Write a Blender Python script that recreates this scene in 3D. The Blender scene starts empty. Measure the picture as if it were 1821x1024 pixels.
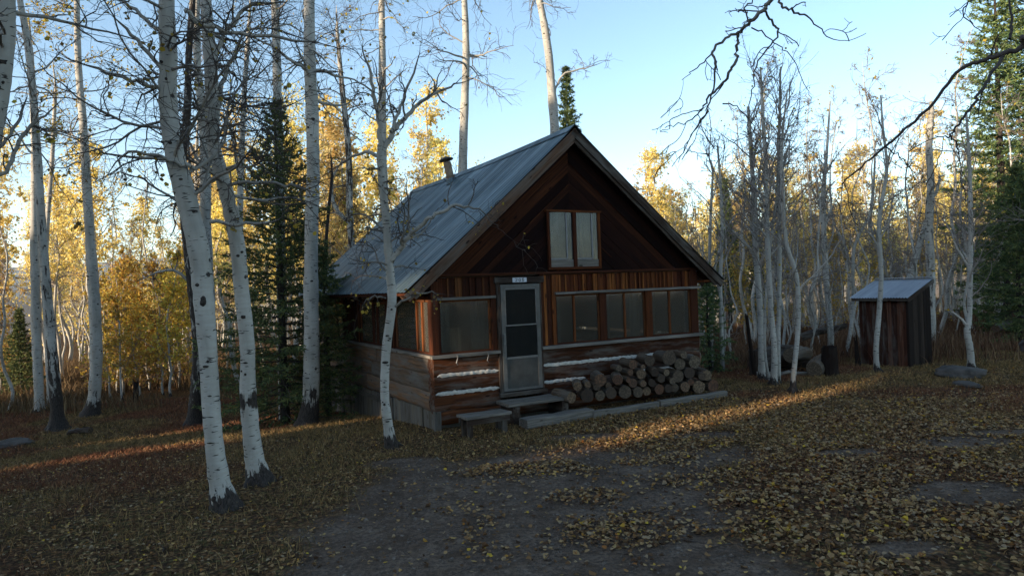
import bpy, math, numpy as np
from mathutils import Matrix, Vector
rad = math.radians
SC = bpy.context.scene
COL = SC.collection

# ------------------------------------------------------------------ camera, world, sun, exposure
CAM_H, F, ROLL, PITCH = 2.45, 1223.0, 0.0373, -0.0015
cam_data = bpy.data.cameras.new("camera"); cam = bpy.data.objects.new("camera", cam_data); COL.objects.link(cam)
cam_data.sensor_width = 36.0; cam_data.lens = 36.0 * F / 1821.0
cam_data.clip_start = 0.05; cam_data.clip_end = 20000
R_ = Vector((math.cos(ROLL), 0, -math.sin(ROLL))); U_ = Vector((math.sin(ROLL), 0, math.cos(ROLL))); B_ = Vector((0, -1, 0))
m = Matrix(((R_.x, U_.x, B_.x, 0), (R_.y, U_.y, B_.y, 0), (R_.z, U_.z, B_.z, CAM_H), (0, 0, 0, 1)))
cam.matrix_world = Matrix.Translation((0, 0, CAM_H)) @ Matrix.Rotation(PITCH, 4, 'X') @ Matrix.Translation((0, 0, -CAM_H)) @ m
SC.camera = cam

SUN_EL, SUN_AZ = 9.0, math.atan2(-0.8, -0.59)      # the sun stands low behind the left shoulder; azimuth measured from +Y towards +X
w = bpy.data.worlds.new("World"); SC.world = w; w.use_nodes = True
wn = w.node_tree; bg = wn.nodes["Background"]
sky = wn.nodes.new("ShaderNodeTexSky"); sky.sky_type = 'NISHITA'; sky.sun_disc = False
sky.sun_elevation = rad(SUN_EL); sky.sun_rotation = SUN_AZ; sky.altitude = 2500; sky.air_density = 1.0; sky.dust_density = 2.2; sky.ozone_density = 1.2
hs_ = wn.nodes.new("ShaderNodeHueSaturation"); hs_.inputs['Saturation'].default_value = 1.08; wn.links.new(sky.outputs[0], hs_.inputs['Color'])
wb_ = wn.nodes.new("ShaderNodeMix"); wb_.data_type = 'RGBA'; wb_.blend_type = 'MULTIPLY'; wb_.inputs[0].default_value = 1.0; wb_.inputs[7].default_value = (1.09, 1.0, .89, 1)
wn.links.new(hs_.outputs[0], wb_.inputs[6]); wn.links.new(wb_.outputs[2], bg.inputs[0]); bg.inputs[1].default_value = 0.15
sd = bpy.data.lights.new("sun", 'SUN'); sd.energy = 4.3; sd.angle = rad(0.5); sd.color = (1.0, 0.80, 0.58)
sun = bpy.data.objects.new("sun", sd); COL.objects.link(sun)
sdir = Vector((math.sin(SUN_AZ) * math.cos(rad(SUN_EL)), math.cos(SUN_AZ) * math.cos(rad(SUN_EL)), math.sin(rad(SUN_EL))))
sun.rotation_euler = sdir.to_track_quat('Z', 'Y').to_euler()
SC.view_settings.view_transform = 'Standard'; SC.view_settings.look = 'None'
SC.view_settings.exposure = 1.58; SC.view_settings.gamma = 1.0; SC.view_settings.use_curve_mapping = False
SC.render.engine = 'CYCLES'
try:
    SC.cycles.use_denoising = True
    SC.cycles.max_bounces = 6; SC.cycles.diffuse_bounces = 3; SC.cycles.glossy_bounces = 3; SC.cycles.transparent_max_bounces = 12; SC.cycles.volume_bounces = 1
    SC.cycles.use_adaptive_sampling = True
except Exception:
    pass

# ------------------------------------------------------------------ small maths
def nrm(a): return a / np.maximum(np.linalg.norm(a, axis=-1, keepdims=True), 1e-9)
class VNoise:                      # smooth value noise in the plane
    def __init__(s, seed, n=256): s.g = np.random.RandomState(seed).rand(n, n); s.n = n
    def __call__(s, x, y, sc=1.0):
        x = np.asarray(x, float) / sc + 1000.0; y = np.asarray(y, float) / sc + 1000.0
        i = np.floor(x).astype(int); j = np.floor(y).astype(int); fx = x - i; fy = y - j
        fx = fx * fx * (3 - 2 * fx); fy = fy * fy * (3 - 2 * fy); n = s.n; g = s.g
        return (g[i % n, j % n] * (1 - fx) * (1 - fy) + g[(i + 1) % n, j % n] * fx * (1 - fy) + g[i % n, (j + 1) % n] * (1 - fx) * fy + g[(i + 1) % n, (j + 1) % n] * fx * fy)
N1, N2, N3, N4 = VNoise(1), VNoise(2), VNoise(3), VNoise(4)
def fbm(N, x, y, sc, o=3):
    r = 0; a = 1; t = 0
    for k in range(o): r = r + a * N(x + 17 * k, y - 9 * k, sc / 2 ** k); t += a; a *= .5
    return r / t
def sstep(a, b, x): t = np.clip((x - a) / (b - a), 0, 1); return t * t * (3 - 2 * t)
YAW, OX, OY = 0.5002, -1.4713, 12.442           # the cabin's front left corner and heading
cy_, sy_ = math.cos(YAW), math.sin(YAW)
def cab2w(a, d): return OX + a * cy_ - d * sy_, OY + a * sy_ + d * cy_
def w2cab(x, y): return (x - OX) * cy_ + (y - OY) * sy_, -(x - OX) * sy_ + (y - OY) * cy_
def gz(x, y):
    x = np.asarray(x, float); y = np.asarray(y, float)
    ww = (x - OX) * -0.6 + (y - OY) * 0.8
    sp = 1.3 * np.log1p(np.exp(np.clip(ww / 1.3, -40, 40)))
    z = -0.11 * sp
    z = np.where(z < -.8, -.8 + (z + .8) * .24, z)
    near = 1 - sstep(35, 80, np.hypot(x, y))
    z = z + near * (0.10 * (fbm(N1, x, y, 4.0) - .5) + 0.045 * (fbm(N2, x, y, .9) - .5))
    r = np.hypot(x, y)
    z = z - 45 * sstep(110, 600, r) * (1 - sstep(-.2, .5, (-x * .8 - y * .59) / np.maximum(r, 1)))
    return z
def px2w(px, py, Y):
    dx, dy = px - 910.5, py - 512.0
    c, s = math.cos(ROLL), math.sin(ROLL)
    u = dx * c - dy * s; v = dx * s + dy * c
    return np.array([u / F * Y, Y, CAM_H - v / F * Y + PITCH * Y])
def GP(px, py):
    Y = 10.0
    lo, hi = 3.0, 120.0
    for _ in range(50):
        Y = (lo + hi) / 2; p = px2w(px, py, Y)
        if p[2] > gz(p[0], p[1]): lo = Y
        else: hi = Y
    return p

# ------------------------------------------------------------------ mesh builder
class MB:
    def __init__(s): s.V = []; s.Q = []; s.T = []; s.L = []; s.A = []; s.n = 0
    def add(s, v, q=None, t=None, lc=None, tint=0.0):
        v = np.asarray(v, float).reshape(-1, 3)
        if q is not None and len(q): s.Q.append(np.asarray(q, int) + s.n)
        if t is not None and len(t): s.T.append(np.asarray(t, int) + s.n)
        s.V.append(v); s.L.append(v if lc is None else np.asarray(lc, float).reshape(-1, 3))
        s.A.append(np.broadcast_to(np.asarray(tint, float), (len(v),)).astype(float)); s.n += len(v)
    def tubes(s, P, R, sides=4, tint=None, cap=False, rough=0.0, rng=None):
        P = np.asarray(P, float); R = np.asarray(R, float)
        if P.ndim == 2: P = P[None]; R = R[None]
        B, N, _ = P.shape
        T = np.zeros_like(P); T[:, 1:-1] = P[:, 2:] - P[:, :-2]; T[:, 0] = P[:, 1] - P[:, 0]; T[:, -1] = P[:, -1] - P[:, -2]; T = nrm(T)
        ref = np.zeros((B, 1, 3)); main = np.abs(nrm((P[:, -1] - P[:, 0])[:, None, :]))
        ax = np.argmin(main[:, 0], axis=1); ref[np.arange(B), 0, ax] = 1
        U = nrm(np.cross(T, np.broadcast_to(ref, T.shape))); W = np.cross(T, U)
        th = np.arange(sides) / sides * 2 * np.pi
        RR = R[:, :, None] * np.ones(sides)
        if rough and rng is not None: RR = RR * (1 + rough * (rng.rand(B, N, sides) - .5))
        X = P[:, :, None, :] + RR[..., None] * (np.cos(th)[None, None, :, None] * U[:, :, None, :] + np.sin(th)[None, None, :, None] * W[:, :, None, :])
        seg = np.concatenate([np.zeros((B, 1)), np.cumsum(np.linalg.norm(np.diff(P, axis=1), axis=2), axis=1)], axis=1)
        lc = np.zeros_like(X); lc[..., 0] = seg[:, :, None] + (np.arange(B) * 3.7)[:, None, None]
        lc[..., 1] = RR * np.cos(th); lc[..., 2] = RR * np.sin(th)
        b, i, k = np.meshgrid(np.arange(B), np.arange(N - 1), np.arange(sides), indexing='ij')
        base = b * N * sides + i * sides; k2 = (k + 1) % sides
        q = np.stack([base + k, base + k2, base + sides + k2, base + sides + k], -1).reshape(-1, 4)
        tn = np.broadcast_to((R if tint is None else tint)[:, :, None] if not np.isscalar(tint) else np.full((B, N, 1), tint), (B, N, sides)).reshape(-1)
        s.add(X.reshape(-1, 3), q=q, lc=lc.reshape(-1, 3), tint=tn)
        if cap:
            for bb in range(B):
                for e in (0, N - 1):
                    c = P[bb, e]; rim = X[bb, e]; n0 = s.n
                    t = [[0, 1 + kk, 1 + (kk + 1) % sides] if e else [0, 1 + (kk + 1) % sides, 1 + kk] for kk in range(sides)]
                    l = np.concatenate([[[seg[bb, e], 0, 0]], lc[bb, e]])
                    s.add(np.concatenate([[c], rim]), t=t, lc=l, tint=tn.reshape(B, N, sides)[bb, e, 0])
    def plank(s, p0, p1, wv, tv, tint=0.0, off=None, rng=None, n=1, wob=0.0):
        """box from p0 to p1, half width vector wv, half thickness vector tv; lc runs along the grain"""
        p0, p1, wv, tv = [np.asarray(a, float) for a in (p0, p1, wv, tv)]
        L = np.linalg.norm(p1 - p0); hw = np.linalg.norm(wv); ht = np.linalg.norm(tv)
        off = (rng or RNG).rand(3) * 40 if off is None else off
        ch = min(hw, ht) * .18
        prof = [(-1, -1 + ch / ht), (-1 + ch / hw, -1), (1 - ch / hw, -1), (1, -1 + ch / ht), (1, 1 - ch / ht), (1 - ch / hw, 1), (-1 + ch / hw, 1), (-1, 1 - ch / ht)]
        V = []; Lc = []
        for i in range(n + 1):
            f = i / n; c = p0 + (p1 - p0) * f + ((rng or RNG).randn(3) * wob if 0 < i < n and wob else 0)
            for a, b in prof: V.append(c + a * wv + b * tv); Lc.append((off[0] + f * L, off[1] + a * hw, off[2] + b * ht))
        q = []
        for i in range(n):
            for k in range(8): q.append((i * 8 + k, i * 8 + (k + 1) % 8, (i + 1) * 8 + (k + 1) % 8, (i + 1) * 8 + k))
        for e in (0, n * 8):
            f = [(e, e + 1, e + 2, e + 3), (e, e + 3, e + 4, e + 7), (e + 4, e + 5, e + 6, e + 7)]
            q += [x[::-1] for x in f] if e == 0 else f
        s.add(V, q=q, lc=Lc, tint=tint)
    def box(s, x0, x1, y0, y1, z0, z1, grain='x', tint=0.0, rng=None):
        c = np.array([(x0 + x1) / 2, (y0 + y1) / 2, (z0 + z1) / 2]); h = np.array([(x1 - x0) / 2, (y1 - y0) / 2, (z1 - z0) / 2])
        g = 'xyz'.index(grain); a, b = [(1, 2), (0, 2), (0, 1)][g]
        if g == 1: a, b = b, a
        e = np.eye(3); s.plank(c - e[g] * h[g], c + e[g] * h[g], e[a] * h[a], e[b] * h[b], tint, rng=rng)
    def build(s, name, mat, parent=None, smooth=False, loc=None, two=None):
        me = bpy.data.meshes.new(name)
        V = np.concatenate(s.V); Q = np.concatenate(s.Q) if s.Q else np.zeros((0, 4), int); T = np.concatenate(s.T) if s.T else np.zeros((0, 3), int)
        me.vertices.add(len(V)); me.vertices.foreach_set('co', V.astype(np.float32).ravel())
        nl = Q.size + T.size; me.loops.add(nl); me.loops.foreach_set('vertex_index', np.concatenate([Q.ravel(), T.ravel()]).astype(np.int32))
        me.polygons.add(len(Q) + len(T))
        ls = np.concatenate([np.arange(len(Q)) * 4, Q.size + np.arange(len(T)) * 3]); me.polygons.foreach_set('loop_start', ls.astype(np.int32))
        me.polygons.foreach_set('use_smooth', np.full(len(Q) + len(T), bool(smooth)))
        me.update(calc_edges=True); me.validate(clean_customdata=False)
        a = me.attributes.new('lc', 'FLOAT_VECTOR', 'POINT'); a.data.foreach_set('vector', np.concatenate(s.L).astype(np.float32).ravel())
        a = me.attributes.new('tint', 'FLOAT', 'POINT'); a.data.foreach_set('value', np.concatenate(s.A).astype(np.float32))
        me.materials.append(mat)
        o = bpy.data.objects.new(name, me); COL.objects.link(o)
        if parent: o.parent = parent
        if loc is not None: o.location = loc
        return o
RNG = np.random.RandomState(7)
def empty(name, loc=(0, 0, 0), rz=0):
    o = bpy.data.objects.new(name, None); COL.objects.link(o); o.location = loc; o.rotation_euler = (0, 0, rz); o.empty_display_size = .2; return o
def tag(o, label=None, cat=None, group=None, kind=None):
    if label: o['label'] = label
    if cat: o['category'] = cat
    if group: o['group'] = group
    if kind: o['kind'] = kind
    return o
def copy_tree(o, parent=None):
    c = o.copy(); COL.objects.link(c); c.parent = parent
    for ch in CH.get(o.name, []): copy_tree(ch, c)
    return c
CH = {}

# ------------------------------------------------------------------ materials
class NT:
    def __init__(s, name):
        s.m = bpy.data.materials.new(name); s.m.use_nodes = True; s.t = s.m.node_tree; s.b = s.t.nodes['Principled BSDF']; s.out = s.t.nodes['Material Output']
    def n(s, typ, **k):
        x = s.t.nodes.new(typ)
        for a, v in k.items(): setattr(x, a, v)
        return x
    def l(s, a, b): s.t.links.new(a, b)
    def attr(s, name): return s.n('ShaderNodeAttribute', attribute_name=name)
    def mapping(s, vec, sc, loc=(0, 0, 0)):
        x = s.n('ShaderNodeMapping'); x.inputs['Scale'].default_value = sc; x.inputs['Location'].default_value = loc; s.l(vec, x.inputs['Vector']); return x.outputs[0]
    def noise(s, vec, scale=1.0, detail=3, rough=.55, dist=0.0):
        x = s.n('ShaderNodeTexNoise'); x.inputs['Scale'].default_value = scale; x.inputs['Detail'].default_value = detail; x.inputs['Roughness'].default_value = rough; x.inputs['Distortion'].default_value = dist
        s.l(vec, x.inputs['Vector']); return x.outputs['Fac']
    def ramp(s, fac, stops, interp='LINEAR'):
        x = s.n('ShaderNodeValToRGB'); x.color_ramp.interpolation = interp; e = x.color_ramp.elements
        while len(e) > len(stops): e.remove(e[-1])
        while len(e) < len(stops): e.new(0.5)
        for i, (p, c) in enumerate(stops):
            e[i].position = p; c = (c, c, c) if np.isscalar(c) else c; e[i].color = (c[0], c[1], c[2], 1)
        s.l(fac, x.inputs[0]); return x.outputs[0]
    def mix(s, fac, a, b, mode='MIX'):
        x = s.n('ShaderNodeMix', data_type='RGBA', blend_type=mode)
        for v, i in ((fac, 0), (a, 6), (b, 7)):
            if hasattr(v, 'default_value'): s.l(v, x.inputs[i])
            elif np.isscalar(v): x.inputs[i].default_value = v if i == 0 else (v, v, v, 1)
            else: x.inputs[i].default_value = (*v, 1)
        return x.outputs[2]
    def math(s, op, a, b=0.0, clamp=False):
        x = s.n('ShaderNodeMath', operation=op, use_clamp=clamp)
        for i, v in enumerate((a, b)):
            if hasattr(v, 'default_value'): s.l(v, x.inputs[i])
            else: x.inputs[i].default_value = v
        return x.outputs[0]
    def bump(s, h, strength=.3, dist=.01):
        x = s.n('ShaderNodeBump'); x.inputs['Strength'].default_value = strength; x.inputs['Distance'].default_value = dist; s.l(h, x.inputs['Height']); s.l(x.outputs[0], s.b.inputs['Normal'])
    def fin(s, col, rough=.8, spec=.3, metal=0.0):
        if hasattr(col, 'default_value'): s.l(col, s.b.inputs['Base Color'])
        else: s.b.inputs['Base Color'].default_value = (*col, 1)
        if hasattr(rough, 'default_value'): s.l(rough, s.b.inputs['Roughness'])
        else: s.b.inputs['Roughness'].default_value = rough
        s.b.inputs['Specular IOR Level'].default_value = spec; s.b.inputs['Metallic'].default_value = metal
        return s.m

def m_bark():
    t = NT('aspen_bark'); lc = t.attr('lc').outputs['Vector']; ti = t.attr('tint').outputs['Fac']
    oi = t.n('ShaderNodeObjectInfo').outputs['Random']
    lo = t.noise(t.mapping(lc, (1.3, 5, 5)), 1, 3)
    pale = t.ramp(lo, [(.3, (.25, .24, .21)), (.55, (.385, .372, .335)), (.75, (.45, .435, .395))])
    fine = t.noise(t.mapping(lc, (30, 6, 6)), 1, 4, .6)
    pale = t.mix(t.ramp(fine, [(.42, .35), (.6, 0.0)]), pale, (.30, .28, .24))
    dash = t.noise(t.mapping(lc, (38, 7, 7), (3, 1, 2)), 1, 2, .5, .3)
    dk = t.ramp(dash, [(.635, 0.0), (.67, 1.0)])
    vo = t.n('ShaderNodeTexVoronoi', feature='F1'); vo.inputs['Scale'].default_value = 1.0; vo.inputs['Randomness'].default_value = 1
    dist = t.noise(lc, 25, 2)
    add = t.n('ShaderNodeMixRGB', blend_type='ADD'); add.inputs[0].default_value = .10; t.l(t.mapping(lc, (4.2, 4.5, 4.5)), add.inputs[1]); t.l(dist, add.inputs[2]); t.l(add.outputs[0], vo.inputs['Vector'])
    eye = t.ramp(vo.outputs['Distance'], [(.105, 1.0), (.15, 0.0)])
    sep = t.n('ShaderNodeSeparateColor'); t.l(vo.outputs['Color'], sep.inputs[0])
    eye = t.math('MULTIPLY', eye, t.ramp(sep.outputs[0], [(.50, 0.0), (.52, 1.0)]))
    dk = t.math('MAXIMUM', dk, eye)
    c = t.mix(dk, pale, (.035, .03, .027))
    # rough dark bark where tint is high (bases, old furrowed trunks)
    rn = t.noise(t.mapping(lc, (2.2, 11, 11)), 1, 5, .7)
    dd = t.math('ADD', t.math('MULTIPLY', ti, .625), t.math('MULTIPLY', rn, .7))
    dm = t.ramp(dd, [(.525, 0.0), (.56, 1.0)])
    rb = t.ramp(t.noise(t.mapping(lc, (12, 45, 45)), 1, 4, .7), [(.35, (.012, .010, .009)), (.7, (.070, .056, .047))])
    c = t.mix(dm, c, rb)
    # a grey green to cream drift from trunk to trunk
    c = t.mix(.16, c, t.ramp(oi, [(0, (.5, .52, .45)), (.5, (.62, .58, .5)), (1, (.5, .5, .52))]), 'MULTIPLY') if False else c
    t.bump(t.math('ADD', t.math('MULTIPLY', fine, .35), t.math('ADD', t.math('MULTIPLY', dk, -.6), t.math('MULTIPLY', t.math('MULTIPLY', rn, dm), 3.0))), .5, .008)
    return t.fin(c, .8, .2)
def m_twig(thin, thick, name):
    t = NT(name); ti = t.attr('tint').outputs['Fac']; lc = t.attr('lc').outputs['Vector']
    f = t.math('ADD', t.math('MULTIPLY', ti, 28.0), t.math('MULTIPLY', t.math('SUBTRACT', t.noise(lc, 9, 2), .5), .5))
    c = t.ramp(f, [(.12, thin), (.75, thick)])
    c = t.mix(t.ramp(t.noise(t.mapping(lc, (30, 10, 10)), 1, 2), [(.6, 0.0), (.7, .8)]), c, (.03, .025, .02))
    return t.fin(c, .85, .2)
def m_leaf(name, stops, trans=.4, rough=.55):
    t = NT(name); r = t.n('ShaderNodeNewGeometry').outputs['Random Per Island']
    c = t.ramp(r, stops)
    oi = t.n('ShaderNodeObjectInfo').outputs['Random']
    hs = t.n('ShaderNodeHueSaturation'); t.l(t.math('ADD', t.math('MULTIPLY', oi, .035), .482), hs.inputs['Hue']); t.l(t.math('ADD', t.math('MULTIPLY', oi, .4), .8), hs.inputs['Value']); t.l(c, hs.inputs['Color'])
    t.fin(hs.outputs[0], rough + .15, .12)
    tr = t.n('ShaderNodeBsdfTranslucent'); t.l(hs.outputs[0], tr.inputs['Color']); mx = t.n('ShaderNodeMixShader'); mx.inputs[0].default_value = trans
    t.l(t.b.outputs[0], mx.inputs[1]); t.l(tr.outputs[0], mx.inputs[2]); t.l(mx.outputs[0], t.out.inputs[0]); return t.m
def m_wood(name, stops, grain=.5, grey=0.0, blot=(.45, .72, .75), dark=(.015, .008, .006), scale=1.0, rough=.75, bump=.5):
    t = NT(name); lc = t.attr('lc').outputs['Vector']; r = t.n('ShaderNodeNewGeometry').outputs['Random Per Island']
    base = t.ramp(r, stops)
    g1 = t.noise(t.mapping(lc, (1.6 * scale, 42 * scale, 42 * scale)), 1, 5, .65, .4)
    g2 = t.noise(t.mapping(lc, (.8, 7, 7), (5, 5, 5)), 1, 3, .6)
    c = t.mix(t.ramp(g1, [(.38, grain), (.62, 0.0)]), base, dark)
    c = t.mix(t.ramp(g2, [(blot[0], 0.0), (blot[1], blot[2])]), c, t.mix(.55, base, dark))
    if grey > 0:
        g3 = t.noise(t.mapping(lc, (1.1, 6, 6), (9, 3, 1)), 1, 4, .65)
        c = t.mix(t.ramp(g3, [(.5 - .25 * grey, 0.0), (.78 - .3 * grey, .9)]), c, (.135, .125, .11))
    kn = t.n('ShaderNodeTexVoronoi'); kn.inputs['Scale'].default_value = 1; t.l(t.mapping(lc, (2.4, 7, 7)), kn.inputs['Vector'])
    c = t.mix(t.ramp(kn.outputs['Distance'], [(.09, .85), (.15, 0.0)]), c, dark)
    t.bump(g1, bump, .006); return t.fin(c, .9, .07)
def m_flat(name, col, rough=.6, metal=0.0, var=.25, sc=12, spec=.4):
    t = NT(name); tc = t.n('ShaderNodeTexCoord').outputs['Object']; n = t.noise(tc, sc, 4, .6)
    c = t.mix(t.ramp(n, [(.3, 0.0), (.75, 1.0)]), tuple(x * (1 - var) for x in col), tuple(min(1, x * (1 + var)) for x in col))
    return t.fin(c, rough, spec, metal)

M = {}
M['bark'] = m_bark()
M['twig'] = m_twig((.055, .042, .036), (.33, .31, .27), 'aspen_twig')
M['twig_dark'] = m_twig((.035, .028, .026), (.085, .072, .066), 'dark_twig')
M['twig_pale'] = m_twig((.16, .135, .12), (.42, .39, .34), 'pale_twig')
M['leaf_gold'] = m_leaf('leaf_gold', [(0, (.76, .54, .13)), (.3, (.86, .68, .24)), (.6, (.90, .76, .36)), (.85, (.66, .58, .18)), (1, (.50, .32, .09))], .5)
M['leaf_young'] = m_leaf('leaf_young', [(0, (.46, .25, .05)), (.35, (.58, .38, .07)), (.7, (.54, .44, .10)), (1, (.36, .32, .07))])
M['leaf_few'] = m_leaf('leaf_few', [(0, (.22, .14, .05)), (.4, (.42, .33, .06)), (.75, (.55, .42, .05)), (1, (.10, .07, .04))])
M['needle'] = m_leaf('needle', [(0, (.05, .085, .040)), (.5, (.10, .145, .058)), (1, (.20, .22, .07))], .15, .6)
M['brown_board'] = m_wood('brown_board', [(0, (0.0324, 0.0108, 0.0065)), (.5, (0.0648, 0.0202, 0.0101)), (.85, (0.1080, 0.0360, 0.0144)), (1, (0.1584, 0.0612, 0.0216))], .7)
M['gable_board'] = m_wood('gable_board', [(0, (0.0087, 0.0037, 0.0031)), (.45, (0.0211, 0.0074, 0.0050)), (.75, (0.0372, 0.0124, 0.0062)), (1, (0.0930, 0.0310, 0.0124))], .8, blot=(.40, .62, .8), dark=(.006, .003, .003))
M['orange_board'] = m_wood('orange_board', [(0, (0.0702, 0.0172, 0.0086)), (.5, (0.1794, 0.0546, 0.0172)), (1, (0.3588, 0.1248, 0.0328))], .8)
M['red_trim'] = m_wood('red_trim', [(0, (0.0650, 0.0163, 0.0078)), (1, (0.1560, 0.0488, 0.0143))], .7)
M['grey_wood'] = m_wood('grey_wood', [(0, (.16, .145, .125)), (1, (.27, .245, .215))], .7, dark=(.03, .025, .02))
M['log_front'] = m_wood('log_front', [(0, (.075, .026, .011)), (.6, (.15, .050, .018)), (1, (.23, .085, .030))], .9, grey=.12, blot=(.42, .60, .9), scale=.6)
M['log_side'] = m_wood('log_side', [(0, (.14, .095, .062)), (.5, (.20, .11, .06)), (1, (.30, .15, .065))], .85, grey=.5, blot=(.42, .62, .8), dark=(.05, .035, .025), scale=.6)
M['skirt'] = m_wood('skirt_board', [(0, (.07, .06, .048)), (.7, (.14, .12, .095)), (.95, (.17, .14, .10)), (1, (.45, .38, .26))], .8, grey=.5, blot=(.42, .6, .8), dark=(.05, .04, .03))
M['fascia'] = m_wood('fascia_board', [(0, (0.1275, 0.0723, 0.0467)), (1, (0.1870, 0.1062, 0.0680))], .6, grey=.3)
M['dark_wood'] = m_wood('dark_wood', [(0, (.035, .025, .02)), (1, (.07, .05, .038))], .6, grey=.2)
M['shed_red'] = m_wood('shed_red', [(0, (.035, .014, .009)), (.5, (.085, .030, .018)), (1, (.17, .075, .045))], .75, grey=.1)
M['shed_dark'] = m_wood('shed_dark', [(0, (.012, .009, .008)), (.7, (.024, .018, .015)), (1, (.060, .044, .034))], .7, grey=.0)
M['log_bark'] = m_wood('firewood_bark', [(0, (0.0640, 0.0440, 0.0320)), (.4, (0.1360, 0.0960, 0.0680)), (.75, (0.2240, 0.1680, 0.1120)), (1, (0.3600, 0.1600, 0.0560))], .75, grey=.25, scale=.5, bump=1)
def m_cut():
    t = NT('cut_end'); lc = t.attr('lc').outputs['Vector']; oi = t.n('ShaderNodeObjectInfo').outputs['Random']
    sp = t.n('ShaderNodeSeparateXYZ'); t.l(lc, sp.inputs[0])
    r = t.math('SQRT', t.math('ADD', t.math('POWER', sp.outputs[1], 2), t.math('POWER', sp.outputs[2], 2)))
    ring = t.math('SINE', t.math('ADD', t.math('MULTIPLY', r, 420.0), t.math('MULTIPLY', t.noise(lc, 14, 2), 9.0)))
    base = t.ramp(oi, [(0, (.07, .045, .032)), (.3, (.15, .11, .075)), (.6, (.24, .185, .125)), (.8, (.20, .085, .045)), (1, (.32, .23, .14))])
    c = t.mix(t.ramp(ring, [(.3, .45), (.8, 0.0)]), base, (.03, .022, .017)); c = t.mix(t.ramp(t.noise(lc, 30, 4), [(.45, .7), (.62, 0.0)]), c, (.035, .028, .022))
    return t.fin(c, .85, .2)
M['cut'] = m_cut()
M['chink'] = m_flat('chinking_mortar', (.50, .47, .42), .9, 0, .3, 14, .1)
M['metal_frame'] = m_flat('door_metal', (.11, .105, .095), .65, .1, .25, 6)
M['kick'] = m_flat('kick_panel', (.050, .050, .046), .7, .1, .3, 5)
M['steel'] = m_flat('handle_steel', (.16, .16, .16), .45, .5, .2, 20)
M['black'] = m_flat('black_metal', (.02, .02, .02), .5, .3)
M['rust'] = m_flat('rusty_pipe', (.23, .17, .115), .7, .3, .5, 9)
M['sign_white'] = m_flat('sign_white', (.50, .53, .57), .6, 0, .08)
M['sash'] = m_flat('sash_paint', (.20, .20, .20), .6, 0, .2)
M['curtain'] = m_flat('curtain_cloth', (.13, .125, .11), .9, 0, .25, 5)
M['interior'] = m_flat('room_lining', (.10, .075, .055), .9, 0, .4, 1.5)
def m_roof(name, cols, metal=.55, rough=.48):
    t = NT(name); lc = t.attr('lc').outputs['Vector']; r = t.n('ShaderNodeNewGeometry').outputs['Random Per Island']
    n = t.noise(t.mapping(lc, (.45, 2.2, 1)), 1, 4, .6); c = t.ramp(n, [(.3, cols[0]), (.5, cols[1]), (.68, cols[2])])
    c = t.mix(t.math('MULTIPLY', r, .35), c, cols[0])
    st = t.noise(t.mapping(lc, (.25, 16, 1), (4, 4, 4)), 1, 4, .6); c = t.mix(t.ramp(st, [(.58, 0.0), (.75, .6)]), c, tuple(x * 1.35 for x in cols[2]))
    ru = t.noise(lc, 2.4, 5, .7); c = t.mix(t.ramp(ru, [(.64, 0.0), (.76, .55)]), c, (.16, .11, .075))
    return t.fin(c, t.ramp(n, [(.3, rough + .12), (.7, rough - .08)]), .4, metal)
M['roof'] = m_roof('roof_metal', ((.050, .078, .092), (.095, .138, .155), (.20, .262, .28)))
M['shed_roof'] = m_roof('shed_roof_metal', ((.28, .30, .32), (.36, .38, .41), (.44, .47, .50)), .5, .55)
def m_glass(name, dust, dustcol, rough=.06, gl_=.14):
    t = NT(name); lc = t.attr('lc').outputs['Vector']
    tr = t.n('ShaderNodeBsdfTransparent'); tr.inputs[0].default_value = (.75, .78, .76, 1)
    gl = t.n('ShaderNodeBsdfGlossy'); gl.inputs['Roughness'].default_value = rough
    fr = t.n('ShaderNodeFresnel'); fr.inputs[0].default_value = 1.5
    m1 = t.n('ShaderNodeMixShader'); t.l(t.math('ADD', fr.outputs[0], gl_, True), m1.inputs[0]); t.l(tr.outputs[0], m1.inputs[1]); t.l(gl.outputs[0], m1.inputs[2])
    df = t.n('ShaderNodeBsdfDiffuse'); df.inputs[0].default_value = (*dustcol, 1)
    m2 = t.n('ShaderNodeMixShader'); f = t.ramp(t.noise(lc, 1.7, 4, .6), [(.3, dust * .6), (.7, dust * 1.3)]); t.l(f, m2.inputs[0]); t.l(m1.outputs[0], m2.inputs[1]); t.l(df.outputs[0], m2.inputs[2])
    t.l(m2.outputs[0], t.out.inputs[0]); return t.m
M['glass'] = m_glass('dusty_glass', .20, (.15, .135, .11), .05, .06)
M['glass_up'] = m_glass('dusty_upper_glass', .40, (.075, .085, .09), .10, .02)
M['screen'] = m_glass('insect_screen', .70, (.018, .018, .017), .5, -.03)
M['rock'] = m_flat('grey_rock', (.075, .066, .058), .9, 0, .55, 5, .2)
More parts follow.
